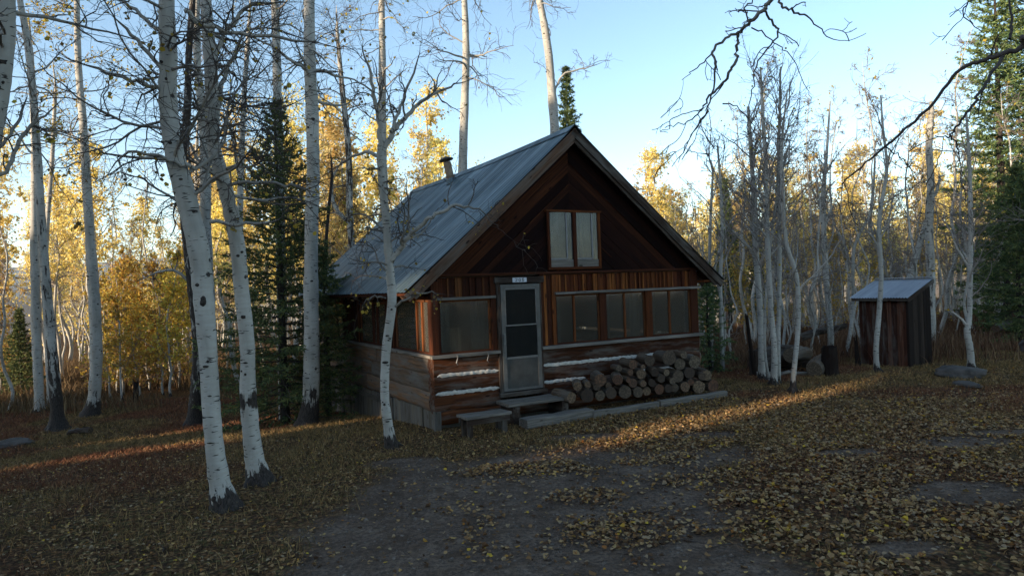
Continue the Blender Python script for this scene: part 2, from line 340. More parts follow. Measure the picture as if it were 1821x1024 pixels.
def m_ground():
    t = NT('forest_floor'); g = t.n('ShaderNodeNewGeometry').outputs['Position']
    dirt = t.attr('dirt').outputs['Fac']; red = t.attr('tint').outputs['Fac']
    n1 = t.noise(g, 1.6, 5, .6); n2 = t.noise(g, 22, 4, .7); n3 = t.noise(g, 70, 3, .6)
    soil = t.ramp(n1, [(.3, (.115, .080, .058)), (.5, (.20, .145, .108)), (.7, (.29, .215, .16))]); soil = t.mix(t.ramp(n2, [(.42, .65), (.58, 0.0)]), soil, (.06, .047, .04)); soil = t.mix(t.ramp(t.noise(g, 5.5, 5, .7), [(.5, 0.0), (.7, .7)]), soil, (.10, .062, .036))
    vo = t.n('ShaderNodeTexVoronoi'); vo.inputs['Scale'].default_value = 19; t.l(g, vo.inputs['Vector'])
    sep = t.n('ShaderNodeSeparateColor'); t.l(vo.outputs['Color'], sep.inputs[0])
    lit = t.ramp(sep.outputs[0], [(0, (.11, .068, .040)), (.3, (.21, .115, .058)), (.5, (.25, .13, .056)), (.66, (.16, .125, .055)), (.8, (.29, .175, .08)), (.93, (.27, .18, .09)), (1, (.30, .22, .11))], 'CONSTANT')
    lit = t.mix(t.math('MULTIPLY', red, t.ramp(n2, [(.35, .75), (.6, .15)])), lit, (.095, .042, .028))
    lit = t.mix(t.ramp(vo.outputs['Distance'], [(.25, 0.0), (.6, .65)]), lit, (.018, .015, .012))
    c = t.mix(dirt, lit, soil)
    t.bump(t.math('ADD', t.math('MULTIPLY', n2, 1.0), t.math('MULTIPLY', n3, .6)), 1.0, .05); return t.fin(c, 1.0, .02)
M['ground'] = m_ground(); M['crumb'] = m_flat('soil_crumb', (.14, .115, .095), .95, 0, .6, 9, .1)
M['litter'] = m_leaf('fallen_leaf', [(0, (.05, .028, .015)), (.22, (.13, .070, .032)), (.44, (.24, .14, .060)), (.62, (.38, .25, .11)), (.78, (.30, .225, .14)), (.88, (.45, .30, .10)), (.95, (.27, .105, .03)), (1, (.60, .42, .05))], .12, .55)
def m_grass(name, a, b):
    t = NT(name); r = t.n('ShaderNodeNewGeometry').outputs['Random Per Island']; ti = t.attr('tint').outputs['Fac']
    c = t.mix(ti, t.ramp(r, a), t.ramp(r, b)); return t.fin(c, .9, .05)
M['grass'] = m_grass('low_grass', [(0, (.06, .056, .024)), (.35, (.15, .105, .045)), (.7, (.25, .16, .07)), (1, (.34, .21, .09))], [(0, (.09, .038, .024)), (.5, (.17, .072, .040)), (1, (.27, .14, .065))])
M['brush'] = m_grass('dry_brush', [(0, (.07, .042, .022)), (.5, (.13, .085, .045)), (1, (.20, .145, .08))], [(0, (.07, .028, .02)), (.5, (.13, .06, .035)), (1, (.2, .12, .07))])
M['hill'] = m_flat('hill_scrub', (.14, .10, .06), .95, 0, .4, .01, .1)
M['hill_far'] = m_flat('far_hill_scrub', (.07, .075, .06), .95, 0, .4, .004, .1)

# ------------------------------------------------------------------ ground, hills
POLY = np.array([(-2.3, 3), (-2.1, 6), (-2.15, 8.2), (-1.5, 9.6), (.2, 10.3), (1.7, 10.2), (3.0, 9.6), (3.3, 9.1), (2.9, 8.3), (2.1, 7.4), (1.85, 6.6), (1.9, 5.6), (1.7, 3)])
def inpoly(x, y):
    x = np.asarray(x, float); y = np.asarray(y, float); c = np.zeros(x.shape, bool); n = len(POLY)
    for i in range(n):
        x1, y1 = POLY[i]; x2, y2 = POLY[(i + 1) % n]
        cond = (y1 > y) != (y2 > y); xi = (x2 - x1) * (y - y1) / (y2 - y1 + 1e-12) + x1; c ^= cond & (x < xi)
    return c
def polydist(x, y):
    d = np.full(np.shape(x), 1e9); n = len(POLY)
    for i in range(n):
        a = POLY[i]; b = POLY[(i + 1) % n]; ab = b - a; t = np.clip(((x - a[0]) * ab[0] + (y - a[1]) * ab[1]) / (ab @ ab), 0, 1)
        d = np.minimum(d, np.hypot(x - a[0] - t * ab[0], y - a[1] - t * ab[1]))
    return np.where(inpoly(x, y), -d, d)
PATCH = [(4.9, 7.53, .75, .45), (6.4, 9.75, .8, .35), (7.2, 10.2, .7, .25), (3.0, 10.9, .6, .35), (4.4, 9.4, .5, .25), (1.2, 11.2, .9, .3), (-1.6, 9.9, .6, .35), (3.4, 6.1, .5, .2)]
CLUMP = [(2.54, 8.27, .95, .42), (1.25, 6.75, .75, .42), (.7, 7.9, .55, .3), (.15, 9.2, 1.0, .4), (1.9, 9.4, .6, .25)]
def dirtmask(x, y):
    e = (fbm(N3, x, y, .8, 4) - .5) * 1.7
    dm = 1 - sstep(-.45, .40, polydist(x, y) + e)
    for (cx, cy, rx, ry) in PATCH: dm = np.maximum(dm, 1 - sstep(.7, 1.15, np.hypot((x - cx) / rx, (y - cy) / ry) + e * .5))
    return dm
def clumps(x, y):
    c = np.zeros(np.shape(x)); e = (fbm(N4, x, y, .5) - .5) * .9
    for (cx, cy, rx, ry) in CLUMP: c = np.maximum(c, 1 - sstep(.75, 1.1, np.hypot((x - cx) / rx, (y - cy) / ry) + e))
    return c
def redmask(x, y): return sstep(.50, .62, fbm(N2, x, y, 2.6) + .07 * np.exp(-((x - 6) ** 2 + (y - 12) ** 2) / 14) + .06 * np.exp(-((x + 7) ** 2 + (y - 13) ** 2) / 20))

def axis_grid(fine, step, far):
    a = list(np.arange(-fine, fine + 1e-6, step)); x = fine; s = step
    while x < far: s *= 1.22; x += s; a.append(x); a.insert(0, -x)
    return np.array(a)
def sheet(xs, ys, fz):
    X, Y = np.meshgrid(xs, ys, indexing='ij'); Z = fz(X, Y); nx, ny = X.shape
    i, j = np.meshgrid(np.arange(nx - 1), np.arange(ny - 1), indexing='ij'); b = (i * ny + j).ravel()
    return np.stack([X, Y, Z], -1).reshape(-1, 3), np.stack([b, b + ny, b + ny + 1, b + 1], -1)
gb = MB(); gx = axis_grid(14, .12, 4300); gy = axis_grid(10, .12, 4300) + 12
V, Q = sheet(gx, gy, gz); gb.add(V, q=Q, tint=redmask(V[:, 0], V[:, 1]))
ground = gb.build('ground', M['ground'], smooth=True); tag(ground, 'leaf strewn forest floor with bare dark soil in the middle', 'ground', kind='structure')
at = ground.data.attributes.new('dirt', 'FLOAT', 'POINT'); at.data.foreach_set('value', dirtmask(V[:, 0], V[:, 1]).astype(np.float32))
def ridge(name, dist, top, base, mat, a0, a1, seed, rough):
    mb = MB(); nz = VNoise(seed); A = np.linspace(a0, a1, 160); D = np.linspace(0, 1, 14)
    AA, DD = np.meshgrid(A, D, indexing='ij'); prof = np.sin(DD * np.pi * .5); r = dist * (1 + .5 * DD)
    h = base + (top - base) * prof * (0.72 + .5 * (fbm(nz, AA * 40, DD * 3, 6.0, 4)) * rough)
    X = r * np.sin(AA); Y = r * np.cos(AA); n0, n1 = AA.shape
    i, j = np.meshgrid(np.arange(n0 - 1), np.arange(n1 - 1), indexing='ij'); b = (i * n1 + j).ravel()
    mb.add(np.stack([X, Y, h], -1).reshape(-1, 3), q=np.stack([b, b + n1, b + n1 + 1, b + 1], -1)); o = mb.build(name, mat, smooth=True)
    return o
tag(ridge('near_hills', 900, 14, -50, M['hill'], rad(-75), rad(60), 11, 1.0), 'low tan hillside seen between the aspens on the left', 'hill', kind='structure')
tag(ridge('far_mountains', 2600, 210, -60, M['hill_far'], rad(-75), rad(60), 12, 1.0), 'blue mountain ridge on the left horizon', 'mountain', kind='structure')

# ------------------------------------------------------------------ trees
def grow(rng, S, D, L, r0, r1, n, wander, up):
    P = [S]; d = nrm(D); L = np.broadcast_to(L, (len(S),))
    for i in range(n):
        d = nrm(d + wander * rng.randn(len(S), 3) + np.array([0, 0, 1.0]) * up); P.append(P[-1] + d * (L / n)[:, None])
    f = np.linspace(0, 1, n + 1)[None]; r0 = np.broadcast_to(r0, (len(S),))[:, None]; r1 = np.broadcast_to(r1, (len(S),))[:, None]
    return np.stack(P, 1), r0 * (1 - f) + r1 * f
def sprout(rng, P, R, k, t0, t1, ang, upb=0.0):
    B, N, _ = P.shape; idx = np.repeat(np.arange(B), k); t = (t0 + (t1 - t0) * rng.rand(len(idx))) * (N - 1); i = np.minimum(t.astype(int), N - 2); f = (t - i)[:, None]
    S = P[idx, i] * (1 - f) + P[idx, i + 1] * f; T = nrm(P[idx, i + 1] - P[idx, i]); r = R[idx, i] * (1 - f[:, 0]) + R[idx, i + 1] * f[:, 0]
    pr = nrm(np.cross(T, rng.randn(len(idx), 3))); a = rad(ang) * (.7 + .6 * rng.rand(len(idx)))[:, None]
    return S, T * np.cos(a) + pr * np.sin(a) + np.array([0, 0, upb]), r, idx
def leaf_cards(mb, rng, C, size, kind=5, flat=0.0, tint=0.0):
    n = len(C)
    if not n: return
    nv = nrm(rng.randn(n, 3) + np.array([0, 0, flat])); u = nrm(np.cross(nv, rng.randn(n, 3))); v = np.cross(nv, u); sz = (size * (.65 + .7 * rng.rand(n)))[:, None, None]
    if kind == 5:
        th = np.array([0, 1.15, 2.35, 3.93, 5.13]); pr = np.stack([np.cos(th), np.sin(th)], 1) * .5
        X = C[:, None, :] + sz * (pr[None, :, 0, None] * u[:, None] + pr[None, :, 1, None] * v[:, None]); b = np.arange(n)[:, None] * 5
        mb.add(X.reshape(-1, 3), q=b + np.array([0, 1, 2, 3]), t=b + np.array([0, 3, 4]), tint=tint)
    else:
        pr = np.array([(-.5, -.1), (0, -.45), (.5, .1), (0, .45)]); X = C[:, None, :] + sz * (pr[None, :, 0, None] * u[:, None] + pr[None, :, 1, None] * v[:, None])
        mb.add(X.reshape(-1, 3), q=np.arange(n)[:, None] * 4 + np.arange(4), tint=tint)
def spline(P, k=6):
    P = np.asarray(P, float); Q = np.concatenate([[2 * P[0] - P[1]], P, [2 * P[-1] - P[-2]]]); out = []
    for i in range(1, len(Q) - 2):
        for t in np.arange(k) / k:
            a, b, c, d = Q[i - 1], Q[i], Q[i + 1], Q[i + 2]
            out.append(.5 * ((2 * b) + (-a + c) * t + (2 * a - 5 * b + 4 * c - d) * t * t + (-a + 3 * b - 3 * c + d) * t ** 3))
    out.append(P[-1]); return np.array(out)

def finish_tree(name, trunk, branches, leaves, loc, leafmat, twigmat='twig', knots=None):
    root = empty(name, tuple(loc)); ch = [trunk.build('trunk', M['bark'], root, smooth=True)]
    if branches.n: ch.append(branches.build('branches', M[twigmat], root, smooth=True))
    if leaves.n: ch.append(leaves.build('foliage', M[leafmat], root))
    for c in ch: c.location = (-loc[0], -loc[1], -loc[2])
    CH[root.name] = ch; return root

def limbs_from(rng, bm, lf, P, R, n1, L1, t0, t1, ang, up1, droop, k2=4, k3=3, rfac=.32, leafn=0, leafsz=.05, wander=.32, side=None, thin=.0028, lkind=5, L1top=None):
    """crooked dead aspen boughs with two more orders of twigs"""
    S, D, r, _ = sprout(rng, P[None], R[None], n1, t0, t1, ang, up1)
    if side is not None: D = D + np.array(side)
    h = (S[:, 2] - S[:, 2].min()) / max(1e-3, np.ptp(S[:, 2]))
    L = L1 * (.45 + .75 * rng.rand(n1)) * (1 - h * (1 - (L1top or .6)))
    r0 = np.minimum(r * .6, np.maximum(.006, r * rfac * (.6 + .6 * rng.rand(n1))))
    P1, R1 = grow(rng, S, D, L, r0, thin * 1.5, 9, wander * .8, droop); bm.tubes(P1, R1, 5)
    S, D, r, ix = sprout(rng, P1, R1, k2, .15, 1, 48, 0); L2 = L[ix] * (.22 + .35 * rng.rand(len(S)))
    P2, R2 = grow(rng, S, D, L2, np.maximum(r * .6, thin), thin, 6, wander, droop * .8); bm.tubes(P2, R2, 4)
    P3 = P2
    if k3:
        S, D, r, ix = sprout(rng, P2, R2, k3, .15, 1, 50, 0); L3 = L2[ix] * (.3 + .4 * rng.rand(len(S)))
        P3, R3 = grow(rng, S, D, L3, np.maximum(r * .6, thin * .85), thin * .7, 3, wander, droop * .5); bm.tubes(P3, R3, 3)
    if leafn:
        i = rng.randint(0, len(P3), leafn); j = rng.randint(1, P3.shape[1], leafn)
        leaf_cards(lf, rng, P3[i, j] + rng.randn(leafn, 3) * .03 - np.array([0, 0, .03]), leafsz, lkind)

def hero(name, label, pts, base=None, Y=None, lean=0.0, top=None, ext=None, seed=1, n1=26, L1=1.6, zt=.3, k2=4, k3=3, dark=0.0, darkbase=.5, limbs=(), leafn=0, leafmat='leaf_few', leafsz=.05, droop=-.03, ang=75, up=.0, group=None, sides=14, twigmat='twig', cat='tree', rfac=.3, wander=.26, ws=1.0, flare=1.45, thin=.0028, side=None, dbh=.26, scars=(), band=None):
    """trunk centre line and widths measured off the photograph, stood at its own distance"""
    rng = np.random.RandomState(seed)
    if Y is None: g = GP(*base); Y = g[1]
    P = []; R = []
    n = len(pts)
    for i, (px, py, wpx) in enumerate(pts):
        yy = Y + lean * i / max(1, n - 1); P.append(px2w(px, py, yy)); R.append(wpx * ws / 2 / F * yy)
    P = np.array(P); R = np.array(R); gz0 = float(gz(P[0, 0], P[0, 1]))
    P[0, 2] = gz0 - .05
    if ext:  # the part above the frame
        for k in range(1, 5):
            d = nrm(P[-1] - P[-2]); d = nrm(d * .6 + np.array([rng.randn() * .06, rng.randn() * .06, .6])); P = np.vstack([P, P[-1] + d * ext / 4]); R = np.append(R, R[-1] * (.72 if k < 4 else .3))
    Pm = spline(P, 7); Rm = np.interp(np.linspace(0, len(R) - 1, len(Pm)), np.arange(len(R)), R)
    hgt = Pm[:, 2] - gz0; Rm = Rm * (1 + (flare - 1) * np.exp(-np.maximum(hgt, 0) / .13)) * (1 + .03 * rng.randn(len(Rm)))
    ti = dark + darkbase * np.exp(-(np.maximum(hgt, 0) / dbh))
    if band: zb_ = px2w(500, band[0], Y)[2]; ti = ti + .45 * np.exp(-((Pm[:, 2] - zb_) / band[1]) ** 2)
    tb = MB(); tb.tubes(Pm, Rm, sides, tint=ti[None], rough=.06, rng=rng)
    # root flare toes
    if R[0] > .05:
        th = rng.rand(4) * 6.28; S = np.stack([P[0, 0] + np.cos(th) * R[0] * .5, P[0, 1] + np.sin(th) * R[0] * .5, np.full(4, gz0 + .10)], 1); D = np.stack([np.cos(th), np.sin(th), np.full(4, -.75)], 1)
        Pr, Rr = grow(rng, S, D, R[0] * 2.6, R[0] * .6, R[0] * .15, 4, .1, -.05); tb.tubes(Pr, Rr, 6, tint=.6)
    bm = MB(); lf = MB()
    for (spy, sdx, sw_, sh_) in scars:      # healed black branch scars on the side towards the clearing
        zc = px2w(500, spy, Y)[2]; i = int(np.argmin(np.abs(Pm[:, 2] - zc))); a_ = sdx; dirv = np.array([math.sin(a_), -math.cos(a_), 0]); c = Pm[i] + dirv * Rm[i] * .93
        th = np.arange(10) / 10 * 6.283; tx = np.array([math.cos(a_), math.sin(a_), 0]); rg = [c + dirv * (-.02) ]; V = [c + dirv * .016]
        for q_, dp in ((.55, .018), (1.0, -.02)): V += [c + tx * math.cos(x) * sw_ * q_ * (1 + .2 * rng.randn()) + np.array([0, 0, 1]) * math.sin(x) * sh_ * q_ + dirv * dp for x in th]
        tr_ = [(0, 1 + k, 1 + (k + 1) % 10) for k in range(10)]; qd = [(1 + k, 11 + k, 11 + (k + 1) % 10, 1 + (k + 1) % 10) for k in range(10)]; tb.add(V, q=qd, t=tr_, tint=1.0)
    # stubs and knots
    S, D, r, _ = sprout(rng, Pm[None], Rm[None], 14, .15, .9, 80); Pk, Rk = grow(rng, S, D, r * 1.25, r * .30, r * .14, 2, .1, 0); tb.tubes(Pk, Rk, 6, tint=.7, cap=True)
    for lb in limbs:
        q = np.array([px2w(a[0], a[1], Y + lean * .5 + (a[3] if len(a) > 3 else 0)) for a in lb]); rr = np.array([a[2] * .8 / 2 / F * Y for a in lb]); qs = spline(q, 5); rs = np.interp(np.linspace(0, len(rr) - 1, len(qs)), np.arange(len(rr)), rr) * (1 - .8 * sstep(.62, 1, np.linspace(0, 1, len(qs)))); qs[1:] += rng.randn(len(qs) - 1, 3) * .012
        bm.tubes(qs, rs, 8)
        Pt, Rt = grow(rng, qs[-1:], qs[-1:] - qs[-3:-2], np.array([.55]), rs[-1:], np.array([.002]), 7, .25, 0); bm.tubes(Pt, Rt, 5)
        LL = np.linalg.norm(np.diff(qs, axis=0), axis=1).sum()
        limbs_from(rng, bm, lf, qs, rs, max(5, int(LL * 4)), LL * .42, .15, 1, 55, .1, droop, 4, 2, .55, leafn // 4, leafsz, wander, thin=thin)
    if n1: limbs_from(rng, bm, lf, Pm, Rm, n1, L1, zt, .98, ang, up, droop, k2, k3, rfac, leafn, leafsz, wander, side=side, thin=thin)
    o = finish_tree(name, tb, bm, lf, (P[0, 0], P[0, 1], gz0), leafmat, twigmat)
    tag(o, label, cat, group); return o

hero('aspen_tree', 'thick white aspen nearest the camera, its curved trunk scarred by a dark knot', [(403, 903, 44), (390, 855, 35), (379, 770, 30), (371, 650, 31), (364, 550, 34), (354, 450, 36), (333, 360, 35), (310, 270, 32), (299, 180, 30), (300, 100, 29), (297, 0, 26)],
     base=(405, 903), ext=4.5, scars=[(496, -.1, .035, .03), (524, .35, .045, .085), (642, .1, .05, .022), (875, -.3, .05, .05), (250, .2, .03, .03), (320, .4, .03, .022), (705, .3, .03, .014), (780, 0, .05, .012)], seed=11, n1=40, L1=1.9, zt=.40, k2=8, k3=5, leafn=90, darkbase=.62, rfac=.22,
     limbs=[[(330, 20, 12), (360, 45, 10, .1), (430, 60, 9, .2), (520, 70, 8, .3), (620, 90, 5, .5)], [(296, 160, 12), (262, 150, 9, -.1), (190, 130, 8, -.2), (110, 100, 5, -.3)], [(300, 172, 12), (282, 118, 9, -.1), (235, 62, 8, -.2), (190, 20, 6, -.3)], [(346, 300, 9), (300, 285, 8, -.2), (230, 270, 6, -.3), (170, 330, 4, -.4)],
            [(372, 395, 9), (440, 400, 7, .1), (520, 385, 5, .2)], [(290, 60, 9), (240, 20, 8, .1), (190, -20, 6, .2)]])
hero('aspen_tree', 'slimmer white aspen right behind the thickest one, with a black scarred band', [(463, 858, 38), (450, 800, 31), (441, 700, 28), (440, 620, 26), (430, 520, 26), (421, 430, 26), (402, 340, 25), (380, 260, 23), (378, 190, 24), (374, 100, 22), (366, 0, 19)],
     base=(463, 858), ext=4.0, band=(708, .16), scars=[(568, .2, .05, .035), (640, 0, .04, .018), (450, .3, .03, .03), (375, .3, .03, .025)], seed=12, n1=38, L1=1.8, zt=.42, k2=8, k3=5, leafn=90, darkbase=.62, rfac=.24,
     limbs=[[(380, 235, 12), (395, 150, 10, .1), (420, 90, 9, .2), (450, 20, 7, .3)], [(398, 330, 9), (450, 325, 7, -.2), (520, 330, 6, -.2), (580, 350, 4, -.3)], [(376, 130, 12), (400, 60, 10, .2), (450, 10, 8, .4), (540, 5, 6, .6)]])
hero('aspen_tree', 'dark barked old aspen close behind the two curved white trunks', [(344, 755, 30), (349, 690, 23), (352, 620, 21), (345, 540, 20), (336, 460, 19), (328, 380, 18), (325, 290, 16), (333, 200, 15), (336, 100, 13), (343, 0, 12)],
     base=(344, 755), ext=2.5, ws=.85, seed=13, n1=26, L1=1.7, zt=.4, k2=5, k3=3, dark=.40, darkbase=.5, leafn=0, limbs=[[(340, 500, 7), (300, 480, 6, -.2), (240, 500, 4, -.3)]])
hero('aspen_tree', 'pale upright aspen half hidden behind the thick curved trunk', [(378, 748, 22), (376, 640, 20), (372, 520, 20), (366, 400, 20), (366, 320, 20), (362, 220, 17), (352, 120, 14), (350, 0, 12)],
     base=(378, 748), ext=2.5, ws=.9, seed=14, n1=24, L1=1.5, zt=.45, k2=5, k3=3, leafn=30)
hero('aspen_tree', 'tall straight aspen with a broad dark base by the left corner of the cabin', [(546, 757, 42), (553, 700, 35), (554, 600, 33), (553, 500, 31), (554, 400, 29), (557, 300, 28), (555, 200, 27), (551, 100, 25), (550, 0, 23)],
     base=(546, 757), ext=4, scars=[(155, .1, .05, .035), (210, .4, .05, .04), (252, 0, .04, .02), (367, .1, .05, .025), (500, .4, .05, .03), (600, 0, .05, .02)], ws=.82, seed=15, n1=22, L1=1.5, zt=.5, k2=5, k3=3, leafn=150, darkbase=.8, dbh=.7, limbs=[[(553, 130, 9), (520, 110, 7, -.3), (470, 75, 5, -.5), (420, 60, 4, -.7)]])
hero('aspen_tree', 'thin mossy brown trunk against the side wall of the cabin', [(583, 737, 13), (583, 690, 10), (582, 620, 9), (580, 540, 8), (578, 470, 7), (582, 400, 6), (590, 320, 5)], base=(583, 737), ext=.8, seed=16, n1=12, L1=.8, zt=.5, k2=4, k3=2, dark=.5, sides=9)
hero('aspen_tree', 'forked white aspen standing in front of the cabin corner', [(697, 797, 24), (690, 755, 21), (684, 700, 19), (687, 620, 20), (697, 540, 20), (694, 490, 19), (690, 440, 18), (686, 380, 17), (680, 330, 17), (677, 270, 19)],
     base=(697, 797), ws=.82, seed=17, scars=[(655, .1, .06, .032), (604, 0, .04, .02), (562, .2, .03, .02), (725, 0, .03, .03), (752, .2, .045, .016), (690, .1, .03, .014)], n1=20, L1=1.1, zt=.52, k2=5, k3=4, leafn=90, darkbase=.65, rfac=.3, leafsz=.045,
     limbs=[[(693, 462, 15), (706, 450, 12), (722, 425, 11, -.1), (750, 400, 10, -.2), (775, 382, 8, -.3), (810, 368, 7, -.3), (850, 372, 5, -.3), (880, 400, 4, -.35), (915, 430, 3, -.35)], [(680, 275, 14), (700, 235, 12, .1), (725, 205, 10, .2), (760, 175, 8, .3), (810, 150, 6, .4), (860, 135, 4, .4)],
            [(677, 272, 14), (676, 225, 10), (668, 180, 9, -.1), (655, 120, 7, -.2), (640, 60, 5, -.2)], [(676, 280, 10), (650, 270, 7, .1), (610, 290, 5, .3), (580, 310, 4, .4)], [(695, 235, 8), (712, 190, 7, .2), (735, 130, 5, .2), (750, 70, 4, .3)],
            [(700, 545, 6), (730, 528, 5, -.3), (760, 520, 4, -.5), (800, 525, 3, -.6)], [(686, 530, 4), (660, 528, 3, -.2), (640, 545, 2.5, -.3)], [(690, 410, 5), (640, 380, 4), (600, 400, 3, .1)]])
hero('aspen_tree', 'pink lit upright aspen trunk rising behind the cabin roof edge at left', [(692, 600, 14), (688, 480, 14), (684, 360, 14), (680, 240, 14), (680, 120, 13), (679, 0, 10)], Y=25, ext=2, seed=18, n1=30, L1=2.2, zt=.35, k2=6, k3=4, leafn=160, leafsz=.09)
hero('aspen_tree', 'white aspen standing behind the roof just right of the stovepipe', [(814, 640, 18), (818, 480, 17), (822, 330, 16), (825, 220, 15), (829, 100, 13), (826, 0, 10)], Y=25, ext=2, seed=19, n1=24, L1=2.6, zt=.40, k2=6, k3=4, leafn=60, leafsz=.08, thin=.005)
hero('aspen_tree', 'leaning aspen trunk behind the cabin peak, its top catching the sun', [(1000, 620, 20), (996, 450, 19), (990, 320, 18), (986, 225, 17), (980, 150, 15), (976, 100, 14), (967, 40, 13), (957, -10, 11)], Y=24, ext=2, seed=20, n1=22, L1=2.2, zt=.5, k2=6, k3=4, dark=.12, thin=.005,
     limbs=[[(984, 175, 5), (1000, 135, 4), (1040, 122, 3), (1085, 108, 2)]])
# left side trunks
hero('aspen_tree', 'old aspen with a black furrowed base near the left edge', [(104, 764, 40), (101, 730, 26), (94, 640, 23), (84, 530, 20), (76, 430, 18), (68, 300, 17), (60, 180, 15), (50, 80, 14), (36, 0, 12)], base=(104, 764), ext=3, ws=.80, seed=21, n1=34, L1=2.0, zt=.42, k2=6, k3=3, dark=.22, darkbase=.6, dbh=.9, leafn=140, thin=.0035)
hero('aspen_tree', 'slim white aspen leftmost in the front row of left trunks', [(70, 733, 17), (69, 690, 15), (65, 600, 16), (63, 500, 15), (61, 400, 14), (62, 300, 12), (60, 200, 11), (56, 100, 8)], base=(70, 733), ext=1.5, seed=22, n1=24, L1=1.5, zt=.45, k2=5, k3=3, leafn=120)
hero('aspen_tree', 'white aspen with a black foot standing alone left of the thicket', [(161, 739, 28), (168, 700, 20), (171, 620, 20), (167, 520, 19), (160, 420, 16), (154, 320, 15), (148, 220, 13), (140, 120, 11), (137, 0, 9)], base=(161, 739), ext=2.5, seed=23, n1=30, L1=1.9, zt=.42, k2=6, k3=4, darkbase=.8, dbh=.5, leafn=2600, leafmat='leaf_few', leafsz=.062)
hero('aspen_tree', 'thin white aspen tucked behind the old furrowed one', [(90, 722, 11), (88, 680, 10), (84, 600, 10), (80, 500, 9), (84, 400, 8), (92, 300, 7), (98, 180, 6)], base=(90, 722), ext=1.5, seed=24, n1=18, L1=1.4, zt=.45, k2=5, k3=3, leafn=120)
hero('aspen_tree', 'big pale aspen trunk cut off by the top left corner', [(-75, 1010, 50), (-70, 800, 42), (-62, 600, 38), (-45, 420, 36), (-22, 280, 34), (0, 160, 32), (10, 60, 30), (12, -20, 28)], Y=7.2, ext=3, scars=[(98, .2, .07, .035), (138, .3, .07, .03)], seed=25, n1=16, L1=1.6, zt=.5, k2=5, k3=3, leafn=50,
     limbs=[[(-20, 330, 10), (15, 295, 9), (40, 240, 8, .1), (80, 205, 6, .2), (120, 170, 5, .3)], [(-30, 290, 9), (10, 250, 7), (40, 200, 6, .2), (50, 150, 4, .3)]])
hero('aspen_tree', 'pale trunk rising out of the spruce beside the tall straight aspen', [(505, 735, 18), (502, 600, 17), (499, 420, 16), (495, 250, 16), (493, 130, 15), (489, 0, 13)], Y=17.5, ext=2.5, seed=26, n1=24, L1=1.8, zt=.5, k2=5, k3=3, leafn=60)
hero('aspen_tree', 'twisted slender aspen left of the spruce, lit pink at the top', [(437, 715, 12), (434, 600, 11), (430, 480, 11), (427, 380, 10), (430, 280, 10), (434, 180, 9), (442, 60, 7)], Y=21, ext=1.5, seed=27, n1=26, L1=1.8, zt=.4, k2=5, k3=3, leafn=120, limbs=[[(428, 330, 7), (415, 250, 6), (395, 180, 5, .3)]])
hero('aspen_tree', 'brown aspen trunk with a heavy bent limb beyond the roof edge', [(625, 600, 13), (627, 480, 12), (622, 380, 12), (620, 270, 11), (608, 150, 9), (600, 60, 6)], Y=24, ext=1, seed=28, n1=28, L1=2.0, zt=.35, k2=6, k3=4, dark=.3, limbs=[[(626, 400, 9), (598, 372, 9), (590, 320, 7, .2), (620, 270, 5, .3)]], leafn=80, leafsz=.08)
